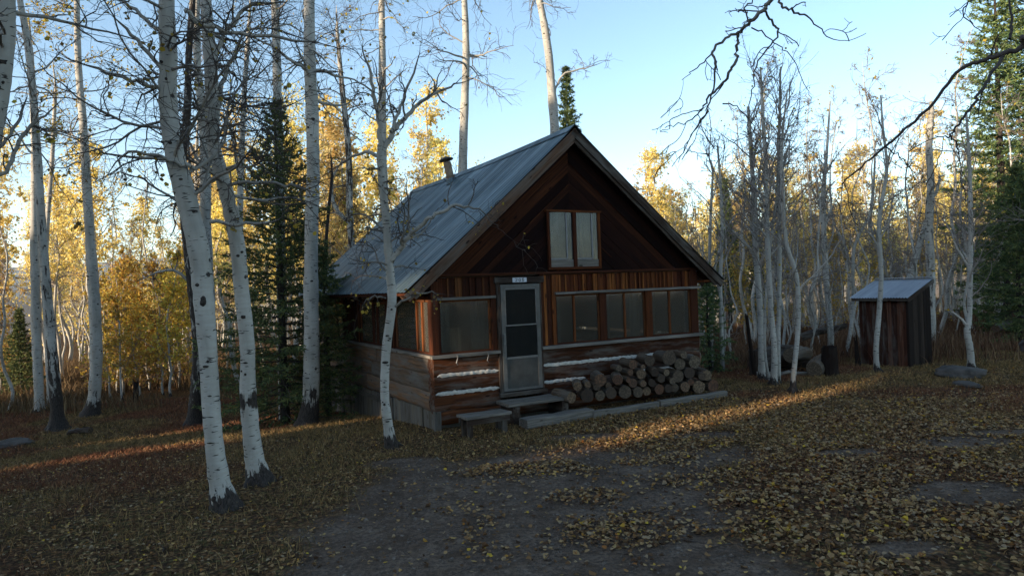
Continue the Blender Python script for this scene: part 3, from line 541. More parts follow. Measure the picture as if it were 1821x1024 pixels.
# right side trunks
for k, (lb, pts, kw) in enumerate([
    ('leftmost trunk of the four pale aspens in front of the fallen logs', [(1355, 676, 12.9), (1354, 620, 11.2), (1351, 540, 11.2), (1344, 450, 10.3), (1341, 360, 9.46), (1336, 280, 7.74), (1330, 190, 5.16)], dict(n1=26)),
    ('warm white trunk second of the four pale aspens in front of the fallen logs', [(1376, 685, 12.9), (1377, 620, 10.3), (1372, 560, 9.46), (1367, 480, 9.46), (1364, 400, 8.6), (1362, 300, 7.74), (1356, 200, 6.02), (1352, 120, 3.44)], dict(n1=34)),
    ('grey trunk pressed close behind the warm white one in the clump', [(1384, 681, 8.6), (1384, 600, 7.74), (1386, 500, 7.74), (1386, 400, 7.74), (1384, 320, 6.88), (1386, 220, 5.16), (1388, 120, 2.58)], dict(n1=30)),
    ('slender bending aspen right of the clump with a black foot in the leaves', [(1410, 698, 11.2), (1412, 660, 8.6), (1418, 600, 8.6), (1420, 550, 8.6), (1416, 490, 7.74), (1398, 430, 7.74), (1392, 350, 6.88), (1390, 260, 5.16), (1400, 160, 2.58)], dict(n1=24, darkbase=.9)),
    ('aspen growing up from behind the black stump', [(1477, 640, 11.2), (1477, 590, 10.3), (1471, 520, 10.3), (1466, 440, 10.3), (1464, 350, 8.6), (1470, 270, 5.16), (1476, 180, 2.58)], dict(n1=24)),
    ('slender pale aspen standing in front of the outhouse', [(1560, 661, 9.46), (1558, 620, 8.6), (1563, 560, 8.6), (1567, 490, 7.74), (1563, 420, 7.74), (1566, 370, 6.88), (1577, 300, 5.16), (1570, 230, 4.3), (1566, 170, 2.58)], dict(n1=18, zt=.42, leafn=15)),
    ('white aspen beside the flat boulder right of the outhouse', [(1728, 658, 11.2), (1725, 620, 11.2), (1720, 590, 10.3), (1724, 560, 8.6), (1725, 480, 8.6), (1726, 400, 7.74), (1724, 300, 6.02), (1718, 200, 3.44)], dict(n1=20, limbs=[[(1722, 582, 6.88), (1705, 562, 5.16), (1680, 552, 3.44)]])),
    ('thin aspen left of the dark leaning post', [(1284, 645, 7.74), (1283, 580, 7.74), (1281, 500, 6.88), (1284, 420, 6.02), (1282, 340, 5.16), (1276, 260, 3.44)], dict(n1=20, Y=19.5)),
    ('thin paired trunk just right of the cabin eave', [(1265, 642, 6.88), (1264, 560, 6.88), (1262, 470, 6.02), (1264, 380, 5.16), (1268, 300, 3.44)], dict(n1=16, Y=20)),
    ('skinny aspen sapling leaning out of the clump at the fallen logs', [(1372, 683, 5.16), (1362, 640, 4.73), (1360, 560, 4.3), (1368, 460, 3.87), (1380, 360, 3.44), (1402, 260, 2.58)], dict(n1=16, Y=16.2)),
]):
    kw = dict(seed=40 + k, L1=1.7, zt=.44, k2=5, k3=2, leafn=50, leafsz=.05, sides=10, up=.45, ang=48, droop=.05, twigmat='twig_pale', thin=.0034, darkbase=.5, wander=.17, rfac=.42) | kw; kw['n1'] = int(kw['n1'] * 1.05)
    if 'Y' not in kw: kw['base'] = pts[0][:2]
    hero('aspen_tree', lb, pts, **kw)
hero('dead_aspen', 'broken pinkish dead aspen trunk behind the outhouse', [(1658, 640, 15), (1656, 560, 14), (1655, 480, 14), (1652, 400, 14), (1655, 330, 12), (1652, 260, 11), (1656, 200, 9), (1655, 180, 5)], Y=22, seed=60, n1=14, L1=1.6, zt=.4, k2=4, k3=3, dark=.2, limbs=[[(1655, 360, 8), (1668, 330, 7), (1670, 300, 4)]], thin=.005)
hero('dead_aspen', 'grey dead aspen leaning over against the broken trunk', [(1598, 600, 11), (1608, 540, 11), (1622, 480, 11), (1640, 420, 10), (1655, 370, 8)], Y=22.6, seed=61, n1=5, L1=1.0, zt=.5, k2=3, k3=2, dark=.1, thin=.005)
# overhanging trees whose trunks stand outside the picture
def overhang(name, label, base, trunk, limbs, seed, thin=.003, sidek=3.5, tw='twig'):
    rng = np.random.RandomState(seed); g = float(gz(*base)); tb = MB(); bm = MB(); lf = MB()
    P = np.array([(base[0], base[1], g - .1)] + trunk, float); Pm = spline(P, 6); Rm = np.linspace(.17, .06, len(Pm)); tb.tubes(Pm, Rm, 12, tint=.15 + .6 * np.exp(-(Pm[:, 2] - g) / .3)[None])
    for lb in limbs:
        q = np.array([px2w(a[0], a[1], a[3]) if len(a) == 4 else np.array(a[:3]) for a in lb]); rr = np.array([(a[2] * .66 / 2 / F * a[3]) if len(a) == 4 else a[4] * .66 for a in lb])
        qs = spline(q, 5); rs = np.interp(np.linspace(0, len(rr) - 1, len(qs)), np.arange(len(rr)), rr); qs[1:] += rng.randn(len(qs) - 1, 3) * .008; bm.tubes(qs, rs, 8)
        LL = np.linalg.norm(np.diff(qs, axis=0), axis=1).sum()
        limbs_from(rng, bm, lf, qs, rs, max(2, int(LL * sidek * .6)), .5, .2, 1, 50, -.1, -.05, 2, 1, .5, 0, .04, .25, thin=thin)
    o = finish_tree(name, tb, bm, lf, (base[0], base[1], g), 'leaf_few', tw); tag(o, label, 'tree')
overhang('aspen_tree', 'aspen outside the right edge whose long dark bough crosses the sky', (7.2, 5.6), [(6.9, 5.8, 2), (6.6, 6.0, 4.2), (6.7, 6.0, 7)],
    [[(6.62, 6.0, 3.9, 0, .05), (1850, 70, 17, 6.4), (1821, 82, 15, 6.5), (1780, 98, 13, 6.6), (1745, 108, 11, 6.7), (1700, 130, 9, 6.8), (1660, 182, 8, 6.9), (1600, 240, 7, 7.0), (1540, 290, 5, 7.1), (1500, 325, 4, 7.2), (1489, 345, 3.5, 7.2), (1496, 380, 2.5, 7.2)],
     [(1785, 97, 11, 6.6), (1765, 130, 9, 6.5), (1745, 160, 8, 6.4), (1725, 195, 7, 6.3), (1700, 228, 6, 6.3), (1690, 243, 5, 6.3), (1704, 262, 4, 6.3), (1706, 290, 2.5, 6.3)],
     [(1795, 70, 8, 6.7), (1798, 30, 6, 6.8), (1790, -20, 5, 6.9)], [(1575, 262, 4, 7.1), (1600, 280, 3, 7.1), (1630, 310, 2, 7.1)], [(1690, 243, 4, 6.3), (1663, 243, 3, 6.3)],
     [(1800, -30, 5, 6.6), (1725, 5, 4, 6.6), (1716, 30, 3, 6.6), (1748, 60, 2, 6.6)]], 71, sidek=1.6, tw='twig_dark')
overhang('aspen_tree', 'aspen above the frame whose grey bough hangs down into the sky over the clump', (4.6, 3.2), [(4.5, 3.3, 2), (4.3, 3.6, 4.5), (4.1, 3.9, 7.5)],
    [[(4.3, 3.6, 4.6, 0, .05), (1450, -90, 13, 5.6), (1380, -12, 12, 6.0), (1355, 20, 11, 6.1), (1330, 45, 10, 6.2), (1312, 62, 9, 6.3), (1311, 90, 8, 6.3), (1303, 118, 8, 6.3), (1285, 150, 7, 6.4), (1262, 172, 6, 6.4), (1245, 200, 4, 6.4), (1215, 218, 3, 6.4), (1180, 228, 2, 6.4)],
     [(1314, 58, 8, 6.3), (1290, 70, 7, 6.2), (1268, 92, 7, 6.2), (1272, 120, 6, 6.1), (1270, 150, 5, 6.1), (1258, 200, 4, 6.1), (1240, 225, 3, 6.1), (1195, 300, 1.8, 6.1)],
     [(1356, 20, 6, 6.1), (1376, 42, 6, 6.2), (1381, 65, 5, 6.2), (1350, 110, 4, 6.3), (1336, 160, 3, 6.3), (1332, 210, 2, 6.3)], [(1382, -10, 8, 6.0), (1390, 10, 7, 6.0), (1412, 22, 6, 6.0), (1440, 32, 4, 6.1), (1465, 62, 3, 6.1), (1500, 72, 2, 6.2), (1540, 62, 1.5, 6.2)],
     [(1328, 38, 4, 6.1), (1328, 12, 4, 6.0), (1350, -8, 4, 5.9)], [(1336, 50, 4, 6.2), (1375, 75, 3, 6.3), (1405, 100, 2.5, 6.4), (1430, 150, 2, 6.4), (1443, 180, 1.5, 6.4)], [(1285, 185, 4, 6.4), (1310, 190, 3, 6.3), (1340, 225, 2, 6.3), (1348, 262, 1.5, 6.3)],
     [(1268, 94, 4, 6.2), (1240, 120, 3, 6.2), (1215, 142, 1.5, 6.2)], [(1258, 195, 4, 6.3), (1230, 240, 3, 6.2), (1205, 290, 1.8, 6.2)]], 72, sidek=2.4)

# ------------------------------------------------------------------ conifers
def spruce_meshes(seed, H, rbase, low=.1, dens=1.0, needle=.05, taper=1.0, spr=7):
    rng = np.random.RandomState(seed); tb = MB(); nb = MB(); bb = MB()
    P = np.stack([np.cumsum(rng.randn(10) * .01), np.cumsum(rng.randn(10) * .01), np.linspace(-.1, H, 10)], 1); R = np.linspace(H * .013 + .02, .006, 10); tb.tubes(P, R, 9, tint=.9)
    nw = int(H / .17 * dens); zs = low * H + (H * (1 - low) - .05) * (np.arange(nw) / nw) ** .9; S = []; D = []; L = []
    for z in zs:
        f = (z - low * H) / (H * (1 - low)); ln = rbase * (1 - f) ** taper * (1.0 if f > .06 else .8); k = 7 if f < .8 else 5; a0 = rng.rand() * 6.28
        for j in range(k):
            a = a0 + j * 6.28 / k + rng.randn() * .25; S.append((np.interp(z, P[:, 2], P[:, 0]), np.interp(z, P[:, 2], P[:, 1]), z)); D.append((math.cos(a), math.sin(a), -.22 + .9 * f)); L.append(max(.08, ln * (.6 + .55 * rng.rand())))
    S = np.array(S); D = np.array(D); L = np.array(L)
    P1, R1 = grow(rng, S, D, L, .004 + L * .008, .003, 6, .06, .03); bb.tubes(P1, R1, 3, tint=0.004)
    k = np.maximum(4, (L * 11).astype(int)); idx = np.repeat(np.arange(len(L)), k); t = (.12 + .88 * rng.rand(len(idx))) * 6; i = np.minimum(t.astype(int), 5); ff = (t - i)[:, None]
    S2 = P1[idx, i] * (1 - ff) + P1[idx, i + 1] * ff; T = nrm(P1[idx, i + 1] - P1[idx, i]); sd = nrm(np.cross(T, [0, 0, 1.0])) * np.where(rng.rand(len(idx)) < .5, -1, 1)[:, None]
    D2 = nrm(T * .9 + sd * .8 + np.array([0, 0, -.12]) + rng.randn(len(idx), 3) * .12); L2 = np.clip(L[idx] * (1 - t / 6 * .7) * .42, .07, .5)
    P2, R2 = grow(rng, S2, D2, L2, .003, .002, 3, .08, -.02)
    # needles: slim triangles in sprays along both orders
    for PP, LL, kk in ((P2, L2, spr), (P1, L, 10)):
        n = len(PP); idx = np.repeat(np.arange(n), kk); t = rng.rand(len(idx)) * (PP.shape[1] - 1) * .999; i = t.astype(int); ff = (t - i)[:, None]
        C = PP[idx, i] * (1 - ff) + PP[idx, i + 1] * ff; T = nrm(PP[idx, i + 1] - PP[idx, i]); dr = nrm(T * 1.0 + rng.randn(len(idx), 3) * .75); wv = nrm(np.cross(dr, rng.randn(len(idx), 3)))
        ln = (needle * 2.2 * (.6 + .7 * rng.rand(len(idx))))[:, None]; X = np.stack([C - wv * needle * .34, C + wv * needle * .34, C + dr * ln], 1)
        nb.add(X.reshape(-1, 3), t=np.arange(len(idx))[:, None] * 3 + np.arange(3))
    return tb, bb, nb
def spruce(label, loc, seed, H, r, name='spruce_tree', group=None, cat='spruce', **kw):
    tb, bb, nb = spruce_meshes(seed, H, r, **kw); root = empty(name, loc, seed * 1.1); ch = [tb.build('trunk', M['bark'], root, True), bb.build('branches', M['twig'], root), nb.build('foliage', M['needle'], root)]
    CH[root.name] = ch; return tag(root, label, cat, group)
def at_px(px, Y, dz=0): p = px2w(px, 600, Y); return (p[0], p[1], float(gz(p[0], p[1])) + dz)
spruce('dark green spruce between the two white aspens and the cabin', at_px(503, 16.2), 3, 7.7, 2.05, low=.04, dens=1.0, needle=.05, taper=.66, spr=9)
spruce('young spruce overlapping the left end of the cabin roof', at_px(578, 17.0), 4, 4.3, 1.25, low=.1, dens=1.3, needle=.04, taper=.8)
sp_small = spruce('small spruce poking above the roof behind the cabin peak', at_px(1024, 30), 5, 12.9, 1.45, low=.15, dens=.8, needle=.07, taper=.62)
spruce('dark low spruce tight against the right end of the cabin', at_px(1262, 19.6), 6, 3.2, .9, low=.04, dens=1.3, needle=.045)
spruce('tall sunlit fir at the right edge with a bare stretch of trunk', at_px(1790, 27), 7, 15.5, 2.3, low=.12, dens=.45, needle=.085, taper=.6, spr=6)
spruce('second tall fir cut off by the right edge of the picture', at_px(1850, 30), 8, 17, 2.6, low=.05, dens=.5, needle=.09, taper=.6, spr=6)
spruce('dark broad fir below the tall sunlit one at the right edge', at_px(1812, 23.5), 9, 6.0, 2.0, low=.03, dens=1.0, needle=.07, taper=.8, spr=7)
spruce('small dark spruce low at the left edge among the aspens', at_px(35, 27), 10, 3.6, 1.1, low=.03, dens=1.2, needle=.06)
spruce('narrow sunlit spruce behind the aspen clump', at_px(1350, 40), 11, 8.2, .9, low=.2, dens=.8, needle=.08)
spruce('narrow bluish spruce left of the sunlit one behind the clump', at_px(1300, 38), 12, 9.0, 1.3, low=.2, dens=.8, needle=.08)

# ------------------------------------------------------------------ forest variants, built once and copied
def forest_aspen(seed, H, r0, leafn, leafsz, leafmat, zt=.35, n1=26, L1=1.5, twigmat='twig_pale', crook=.035, up=.35, dark=0.0, k2=6, k3=3):
    rng = np.random.RandomState(seed); tb = MB(); bm = MB(); lf = MB(); n = 11
    xy = np.cumsum(rng.randn(n, 2) * H * crook * .35, 0); xy -= xy[0]; P = np.column_stack([xy, np.linspace(-.15, H, n)]); Pm = spline(P, 3); f = np.linspace(0, 1, len(Pm)); R = r0 * (1 - f) ** .8 + .006
    R = R * (1 + .4 * np.exp(-Pm[:, 2].clip(0) / .15)); tb.tubes(Pm, R, 7, tint=(dark + .5 * np.exp(-Pm[:, 2].clip(0) / .3))[None])
    limbs_from(rng, bm, lf, Pm, R, n1, L1, zt, .97, 62, up, .02, k2, k3, .4, leafn, leafsz, .28, thin=.006, lkind=4, L1top=.45)
    if leafn:  # fill the crown in clumps, with gaps left between them
        S, D, r, _ = sprout(rng, Pm[None], R[None], 16, zt + .05, .98, 70, .3); C = S + nrm(D) * (L1 * .75 * rng.rand(16) * (1.1 - S[:, 2] / H * .6))[:, None]
        i = rng.randint(0, 16, leafn // 2); leaf_cards(lf, rng, C[i] + rng.randn(len(i), 3) * np.array([.30, .30, .24]), leafsz, 4)
    return tb, bm, lf, leafmat, twigmat
PROT = {}
def proto(key, spec, name='aspen_tree'):
    tb, bm, lf, lm, tw = forest_aspen(**spec); PROT[key] = (name, tb, bm, lf, lm, tw, [None])
for i in range(5): proto(('gold', i), dict(seed=100 + i, H=9.6 + i * .6, r0=.085 + .012 * i, leafn=2400 + 350 * i, leafsz=.10, leafmat='leaf_gold', zt=.46 - .03 * i, n1=30, L1=1.7, crook=.04 + .01 * (i % 3)))
for i in range(6): proto(('bare', i), dict(seed=120 + i, H=7.5 + i * .6, r0=.042 + .006 * i, leafn=40, leafsz=.09, leafmat='leaf_few', zt=.30, n1=26, L1=1.3, crook=.04, up=.5))
for i in range(3): proto(('tallbare', i), dict(seed=130 + i, H=12.5 + i, r0=.11, leafn=0, leafsz=.09, leafmat='leaf_few', zt=.4, n1=34, L1=2.0, crook=.03))
for i in range(3): proto(('young', i), dict(seed=140 + i, H=4.2 + .5 * i, r0=.035, leafn=1900, leafsz=.08, leafmat='leaf_young', zt=.12, n1=24, L1=1.2, crook=.05, up=.4, k2=5, k3=2), 'young_aspen')
for i in range(3): proto(('sap', i), dict(seed=150 + i, H=5.0 + i * .8, r0=.028, leafn=0, leafsz=.09, leafmat='leaf_few', zt=.15, n1=20, L1=.8, crook=.05, up=.5, k2=4, k3=2), 'aspen_sapling')
def place(key, x, y, rng, label, group, cat='tree', sc=None):
    name, tb, bm, lf, lm, tw, store = PROT[key]
    z = float(gz(x, y)) - .03
    if store[0] is None:
        o = finish_tree(name, tb, bm, lf, (0, 0, 0), lm, tw); store[0] = o
    else: o = copy_tree(store[0])
    o.location = (x, y, z); o.rotation_euler = (rng.randn() * .02, rng.randn() * .02, rng.rand() * 6.28); s = sc or (.82 + .36 * rng.rand()); o.scale = (s, s, s * (.92 + .16 * rng.rand()))
    tag(o, label, cat, group)
frng = np.random.RandomState(5); TAKEN = []
def free(x, y, dmin):
    a, d = w2cab(x, y)
    if -1.2 < a < 7.8 and -3 < d < 10.5: return False
    for (X, Y, R) in TAKEN:
        if (X - x) ** 2 + (Y - y) ** 2 < max(dmin, R) ** 2: return False
    return True
def scatter(n, p0, p1, Y0, Y1, keys, label, group, cat='tree', dmin=.6, sc=None, pw=1.0):
    c = 0; t = 0
    while c < n and t < n * 60:
        t += 1; Y = Y0 + (Y1 - Y0) * frng.rand() ** pw; px = p0 + (p1 - p0) * frng.rand(); x = (px - 910.5) / F * Y
        if not free(x, Y, dmin): continue
        if Y > 24 and 2 < px < 66: continue
        TAKEN.append((x, Y, dmin)); place(keys[frng.randint(len(keys))], x, Y, frng, label, group, cat, sc); c += 1
G5 = [('gold', i) for i in range(5)]; B6 = [('bare', i) for i in range(6)]; TB = [('tallbare', i) for i in range(3)]; YG = [('young', i) for i in range(3)]; SP = [('sap', i) for i in range(3)]
scatter(27, -120, 440, 29, 62, G5, 'golden aspen in the sunlit forest left of the spruce', 'golden aspens left of the spruce', dmin=1.5)
scatter(14, -100, 450, 23, 40, B6 + TB[:1], 'nearly bare white aspen in the forest left of the spruce', 'bare aspens left of the spruce', dmin=1.2)
scatter(13, 185, 330, 24, 32, YG, 'low young aspen with orange brown leaves in the thicket left of the curved trunks', 'young aspens in the left thicket', 'young tree', dmin=.9)
scatter(6, -60, 60, 26, 34, YG, 'low young aspen with orange brown leaves at the far left edge', 'young aspens at the left edge', 'young tree', dmin=1.0)
scatter(20, 560, 870, 31, 56, G5, 'golden aspen in the sunlit forest behind the cabin roof', 'golden aspens behind the roof', dmin=2.0)
scatter(5, 560, 840, 28, 45, B6, 'bare aspen among the golden ones behind the cabin roof', 'bare aspens behind the roof', dmin=1.5)
scatter(7, 850, 1140, 42, 60, B6[3:], 'pale leafless aspen crown showing over the cabin roof near the peak', 'pale leafless aspens over the roof', dmin=2.5, sc=1.05)
scatter(36, 1130, 1900, 36, 62, G5, 'golden aspen in the sunlit forest on the right, beyond the grey trunks', 'golden aspens on the right', dmin=1.8, sc=.95)
scatter(14, 1180, 1880, 44, 66, G5, 'golden aspen in the back row of the sunlit forest on the right', 'back row golden aspens on the right', dmin=1.8)
scatter(40, 1240, 1900, 21, 40, B6, 'slender grey aspen in the shaded stand on the right', 'grey aspens on the right', dmin=.8, pw=1.2)
scatter(46, 1240, 1900, 20, 44, SP, 'leafless aspen sapling in the shaded stand on the right', 'leafless saplings on the right', 'young tree', dmin=.6)
scatter(8, 1200, 1700, 30, 42, YG, 'young brown leaved aspen deep in the stand on the right', 'young aspens on the right', 'young tree', dmin=1.2)
scatter(10, 340, 600, 24, 40, G5 + B6[:2], 'golden aspen behind the dark spruce', 'golden aspens behind the spruce', dmin=1.5)

scatter(52, 1200, 1900, 34, 60, B6, 'thin pale aspen far back in the stand on the right, before the golden crowns', 'far thin aspens on the right', dmin=1.0, sc=.95)
scatter(16, -100, 430, 30, 55, B6, 'thin pale aspen far back in the forest on the left', 'far thin aspens on the left', dmin=1.2)
# far wood: trees one cannot count
def far_wood():
    rng = np.random.RandomState(77); tb = MB(); lf = MB()
    for i in range(620):
        Y = 56 + 70 * rng.rand(); px = -250 + 2350 * rng.rand()
        if 860 < px < 1110 and rng.rand() < .75: continue
        if px < 330 and (rng.rand() < .4 or Y > 90 or -20 < px < 80): continue
        x = (px - 910.5) / F * Y; g = float(gz(x, Y)); H = (8.5 if px > 400 else 4.8) + 3 * rng.rand()
        P = np.array([(x + rng.randn() * .15 * k, Y, g + H * k / 5) for k in range(6)]); tb.tubes(P, np.linspace(.11, .03, 6), 5, tint=0.0)
        zc = g + H * (.35 + .65 * rng.rand(9)); C = np.column_stack([x + rng.randn(9) * .8, Y + rng.randn(9) * .8, zc]); j = rng.randint(0, 9, 420); leaf_cards(lf, rng, C[j] + rng.randn(420, 3) * np.array([.5, .5, .45]), .22, 4)
    r = empty('far_wood'); a = tb.build('trunks', M['bark'], r, True); b = lf.build('foliage', M['leaf_gold'], r); tag(r, 'far golden aspen wood closing the view behind the nearer trees', 'wood', kind='stuff')
far_wood()
def shade_wood():
    """unseen blob wood added behind the camera to shade the clearing; holes aimed for sun streaks"""
    rng = np.random.RandomState(9); mb = MB(); S = np.array([.8, .59]); Lv = np.array([-.59, .8]); ico = bpy.data.meshes.new('tmp')
    import bmesh
    b = bmesh.new(); bmesh.ops.create_icosphere(b, subdivisions=1, radius=1); v = np.array([x.co[:] for x in b.verts]); t = np.array([[q.index for q in f.verts] for f in b.faces]); b.free(); bpy.data.meshes.remove(ico)
    holes = [(7.8, 8.95, .04), (18.8, 6.9, .26), (15.3, 7.15, .20), (11.0, 10.0, .12), (14.0, 8.05, .05)]  # openings aimed through this added sun blocker to place the streaks
    for row, s0 in enumerate((-45, -46.4)):
        for l in np.arange(-70, 33, .85):
            top = 16.6 + rng.randn() * .8
            if l > 23: top = np.interp(l, [23, 32], [top, 4])
            z = -.5
            while z < top:
                ll = l + rng.randn() * .1; zz = z + rng.randn() * .1; ok = True
                for (hl, hz, hr) in holes:
                    if abs(ll - hl) < hr + .70 and abs(zz - hz) < .22 + .72: ok = False
                if ok:
                    p = S * (s0 + rng.randn() * .2) + Lv * ll; mb.add(v * np.array([.95, .95, .85]) + rng.randn(12, 3) * .07 + np.array([p[0], p[1], zz]), t=t)
                z += .8
    o = mb.build('shade_blocker', M['needle']); tag(o, 'unseen wood of stacked blobs added sunward to shade the clearing', 'wood', kind='stuff')
shade_wood()

# ------------------------------------------------------------------ the cabin (a = along the front, d = towards the back, z = up)
def log_run(mb, rng, p0, p1, r, hew=None):
    p0 = np.array(p0, float); p1 = np.array(p1, float); n = max(6, int(np.linalg.norm(p1 - p0) / .28)); f = np.linspace(0, 1, n)[:, None]; P = p0 * (1 - f) + p1 * f
    P[:, 2] += (rng.rand(n) - .5) * .022; R = r * (1 + .06 * rng.randn(n)).clip(.88, 1.12); v0 = mb.n; mb.tubes(P, R, 12, tint=0.0, cap=True, rough=.06, rng=rng); mb.L[0 if False else -1] = mb.L[-1]
    o = rng.rand(3) * 30
    c = 0
    for k in range(len(mb.V)):
        if c >= v0:
            mb.L[k] = mb.L[k] + o
            if hew is not None:
                ax, pl, sg = hew; q = (mb.V[k][:, ax] - pl) * sg; mb.V[k][:, ax] = pl + sg * np.where(q > 0, q * .10, q)
        c += len(mb.V[k])
def cabin():
    rng = np.random.RandomState(21); W, L = 6.42, 8.66; RA, RZ = 3.08, 5.60
    root = empty('log_cabin', (OX, OY, 0), YAW)
    tag(root, 'weathered brown log cabin with a grey metal gable roof and chevron boarded gable', 'cabin')
    def part(name, mb, mat, parent=root, smooth=False, label=None):
        o = mb.build(name, M[mat], parent, smooth)
        if label: o['label'] = label
        return o
    # logs
    f = MB(); zl = [1.045, .715, .385]
    for z in zl:
        log_run(f, rng, (0.0, .10, z), (1.34, .10, z), .19, (1, .0, -1)); log_run(f, rng, (2.28, .10, z), (6.44, .10, z), .19, (1, .0, -1))
    f.box(.02, .26, .02, .24, .2, 1.19, 'x')
    log_run(f, rng, (.05, .12, .12), (6.4, .12, .10), .15)
    part('front_log_wall', f, 'log_front', smooth=True)
    s = MB()
    for i, z in enumerate(zl): log_run(s, rng, (.09, .20, z + .01), (.09, 3.4 + i * .4, z), .195, (0, .015, -1)); log_run(s, rng, (.09, 3.42 + i * .4, z), (.09, L, z - .01), .195, (0, .015, -1))
    for z in zl: log_run(s, rng, (W - .09, 0, z), (W - .09, L, z), .16); log_run(s, rng, (.1, L - .1, z), (W - .1, L - .1, z), .16)
    part('side_log_wall', s, 'log_side', smooth=True)
    c = MB()
    for z, (a0, a1) in [(.88, (.06, 1.33)), (.55, (.02, 1.33)), (.88, (2.29, 5.2)), (.55, (2.29, 3.3)), (.55, (4.3, 6.2))]:
        n = int((a1 - a0) / .045); x = np.linspace(a0, a1, n); zc = z + .005 * rng.randn(n); h = .031 + .010 * rng.rand(n); y = -.018 + .012 * rng.rand(n)
        fr = np.minimum(1, np.minimum(x - a0, a1 - x) / .1 + .2); h = h * fr
        X = np.stack([np.stack([x, y + .05, zc - h * 1.3], 1), np.stack([x, y, zc - h * .8], 1), np.stack([x, y - .006, zc], 1), np.stack([x, y, zc + h * .8], 1), np.stack([x, y + .05, zc + h * 1.3], 1)], 1)
        i, j = np.meshgrid(np.arange(n - 1), np.arange(4), indexing='ij'); b = (i * 5 + j).ravel(); c.add(X.reshape(-1, 3), q=np.stack([b, b + 5, b + 6, b + 1], 1))
    part('chinking', c, 'chink')
    # skirting of upright boards down the left side, following the falling ground
    k = MB(); d = .06
    while d < L:
        wd = .20 + .2 * rng.rand() if d > 1.9 else .62; d1 = min(L, d + wd); gx_, gy_ = cab2w(0, d1); b = float(gz(gx_, gy_)) - .12; y0 = .0 + .035 * rng.rand()
        k.box(y0, y0 + .05, d, d1 - .006, b, .215 - .012 * d + rng.rand() * .02, 'z', rng=rng); d = d1
    for d0, d1, z in [(3.35, 6.0, .06), (6.0, L, .03)]: k.box(-.028, .0, d0, d1 - .01, z - .06, z + .05, 'y', rng=rng)
    k.box(-.03, .10, -.04, .05, -.12, .24, 'z', rng=rng)
    k.box(.05, W, .18, .22, -.15, .05, 'x', rng=rng)
    part('skirting', k, 'skirt')
    # floor, ceiling, room
    r = MB(); r.box(.28, W - .28, .28, L - .3, .42, .46, 'y'); r.box(.08, W - .08, .1, L - .1, 2.66, 2.70, 'y'); r.box(.3, W - .3, 4.6, 4.66, .46, 2.66, 'x'); part('room_lining', r, 'interior')
    # front uprights, siding band and trim
    b = MB(); x = .02
    def vboards(mb, a0, a1, z0, z1, y, w0, w1, batt=True):
        a = a0
        while a < a1 - .02:
            w_ = w0 + (w1 - w0) * rng.rand(); e = min(a1, a + w_); mb.box(a, e - .004, y + (.018 if rng.rand() < .5 else 0), y + .045, z0, z1 + .0, 'z', rng=rng); a = e
            if batt and a < a1 - .05 and rng.rand() < .75: mb.box(a - .018, a + .018, y - .017, y + .0, z0 + .002, z1 - .002, 'z', rng=rng)
    vboards(b, .14, 1.30, 2.30, 2.66, .02, .12, .2); part('board_siding', b, 'brown_board')
    b = MB(); vboards(b, 2.62, 6.24, 2.315, 2.66, .0, .09, .15); part('board_siding', b, 'orange_board', label='orange brown upright boards above the long front window')
    b = MB(); b.box(2.56, 2.64, -.03, .05, 1.27, 2.66, 'z'); b.box(2.38, 2.44, -.012, .04, 1.27, 2.66, 'z'); part('corner_post', b, 'orange_board', label='bright orange post right of the door')
    for (x0_, x1_, y0_, y1_, z1_) in [(2.44, 2.56, .0, .05, 2.66), (2.30, 2.379, -.01, .05, 2.70), (-.02, .13, -.02, .12, 2.60), (1.201, 1.315, -.01, .06, 2.66), (6.22, 6.44, -.02, .14, 2.68), (3.721, 3.879, -.015, .06, 2.26)]:
        b = MB(); b.box(x0_, x1_, y0_, y1_, 1.27, z1_, 'z'); part('wall_post', b, 'brown_board')
    b = MB(); b.box(4.92, 5.10, -.03, .05, 1.27, 2.26, 'z'); part('wall_post', b, 'red_trim', label='bright red brown post between the front windows')
    t = MB(); t.box(-.06, 1.33, -.10, .05, 1.20, 1.26, 'x'); t.box(2.27, 6.50, -.10, .05, 1.20, 1.26, 'x'); part('window_sill', t, 'grey_wood')
    t = MB(); t.box(.10, 1.30, -.05, .02, 2.25, 2.30, 'x'); t.box(2.62, 6.50, -.07, .02, 2.262, 2.312, 'x'); t.box(3.1, 4.5, -.078, -.0705, 2.27, 2.30, 'x'); part('head_trim', t, 'grey_wood')
    t = MB(); t.box(-.05, 6.5, -.06, .06, 2.68, 2.725, 'x'); part('gable_ledge', t, 'brown_board')
    # lower windows: frame, two panes, centre bar
    def fwin(a0, a1, z0, z1, bars, nm='front_window', two_tone='orange_board'):
        f = MB(); y = .03
        f.box(a0, a1, y - .012, y + .03, z0, z0 + .035, 'x'); f.box(a0, a1, y - .012, y + .03, z1 - .035, z1, 'x'); f.box(a0, a0 + .035, y - .014, y + .028, z0 + .036, z1 - .036, 'z'); f.box(a1 - .035, a1, y - .014, y + .028, z0 + .036, z1 - .036, 'z')
        o = part(nm, f, 'brown_board')
        for bx in bars: q = MB(); q.box(bx - .022, bx + .022, y - .022, y + .02, z0 + .036, z1 - .036, 'z'); part('mullion', q, two_tone, o)
        g = MB(); g.box(a0 + .034, a1 - .034, y + .004, y + .010, z0 + .034, z1 - .034, 'x'); part('glass', g, 'glass', o)
        return o
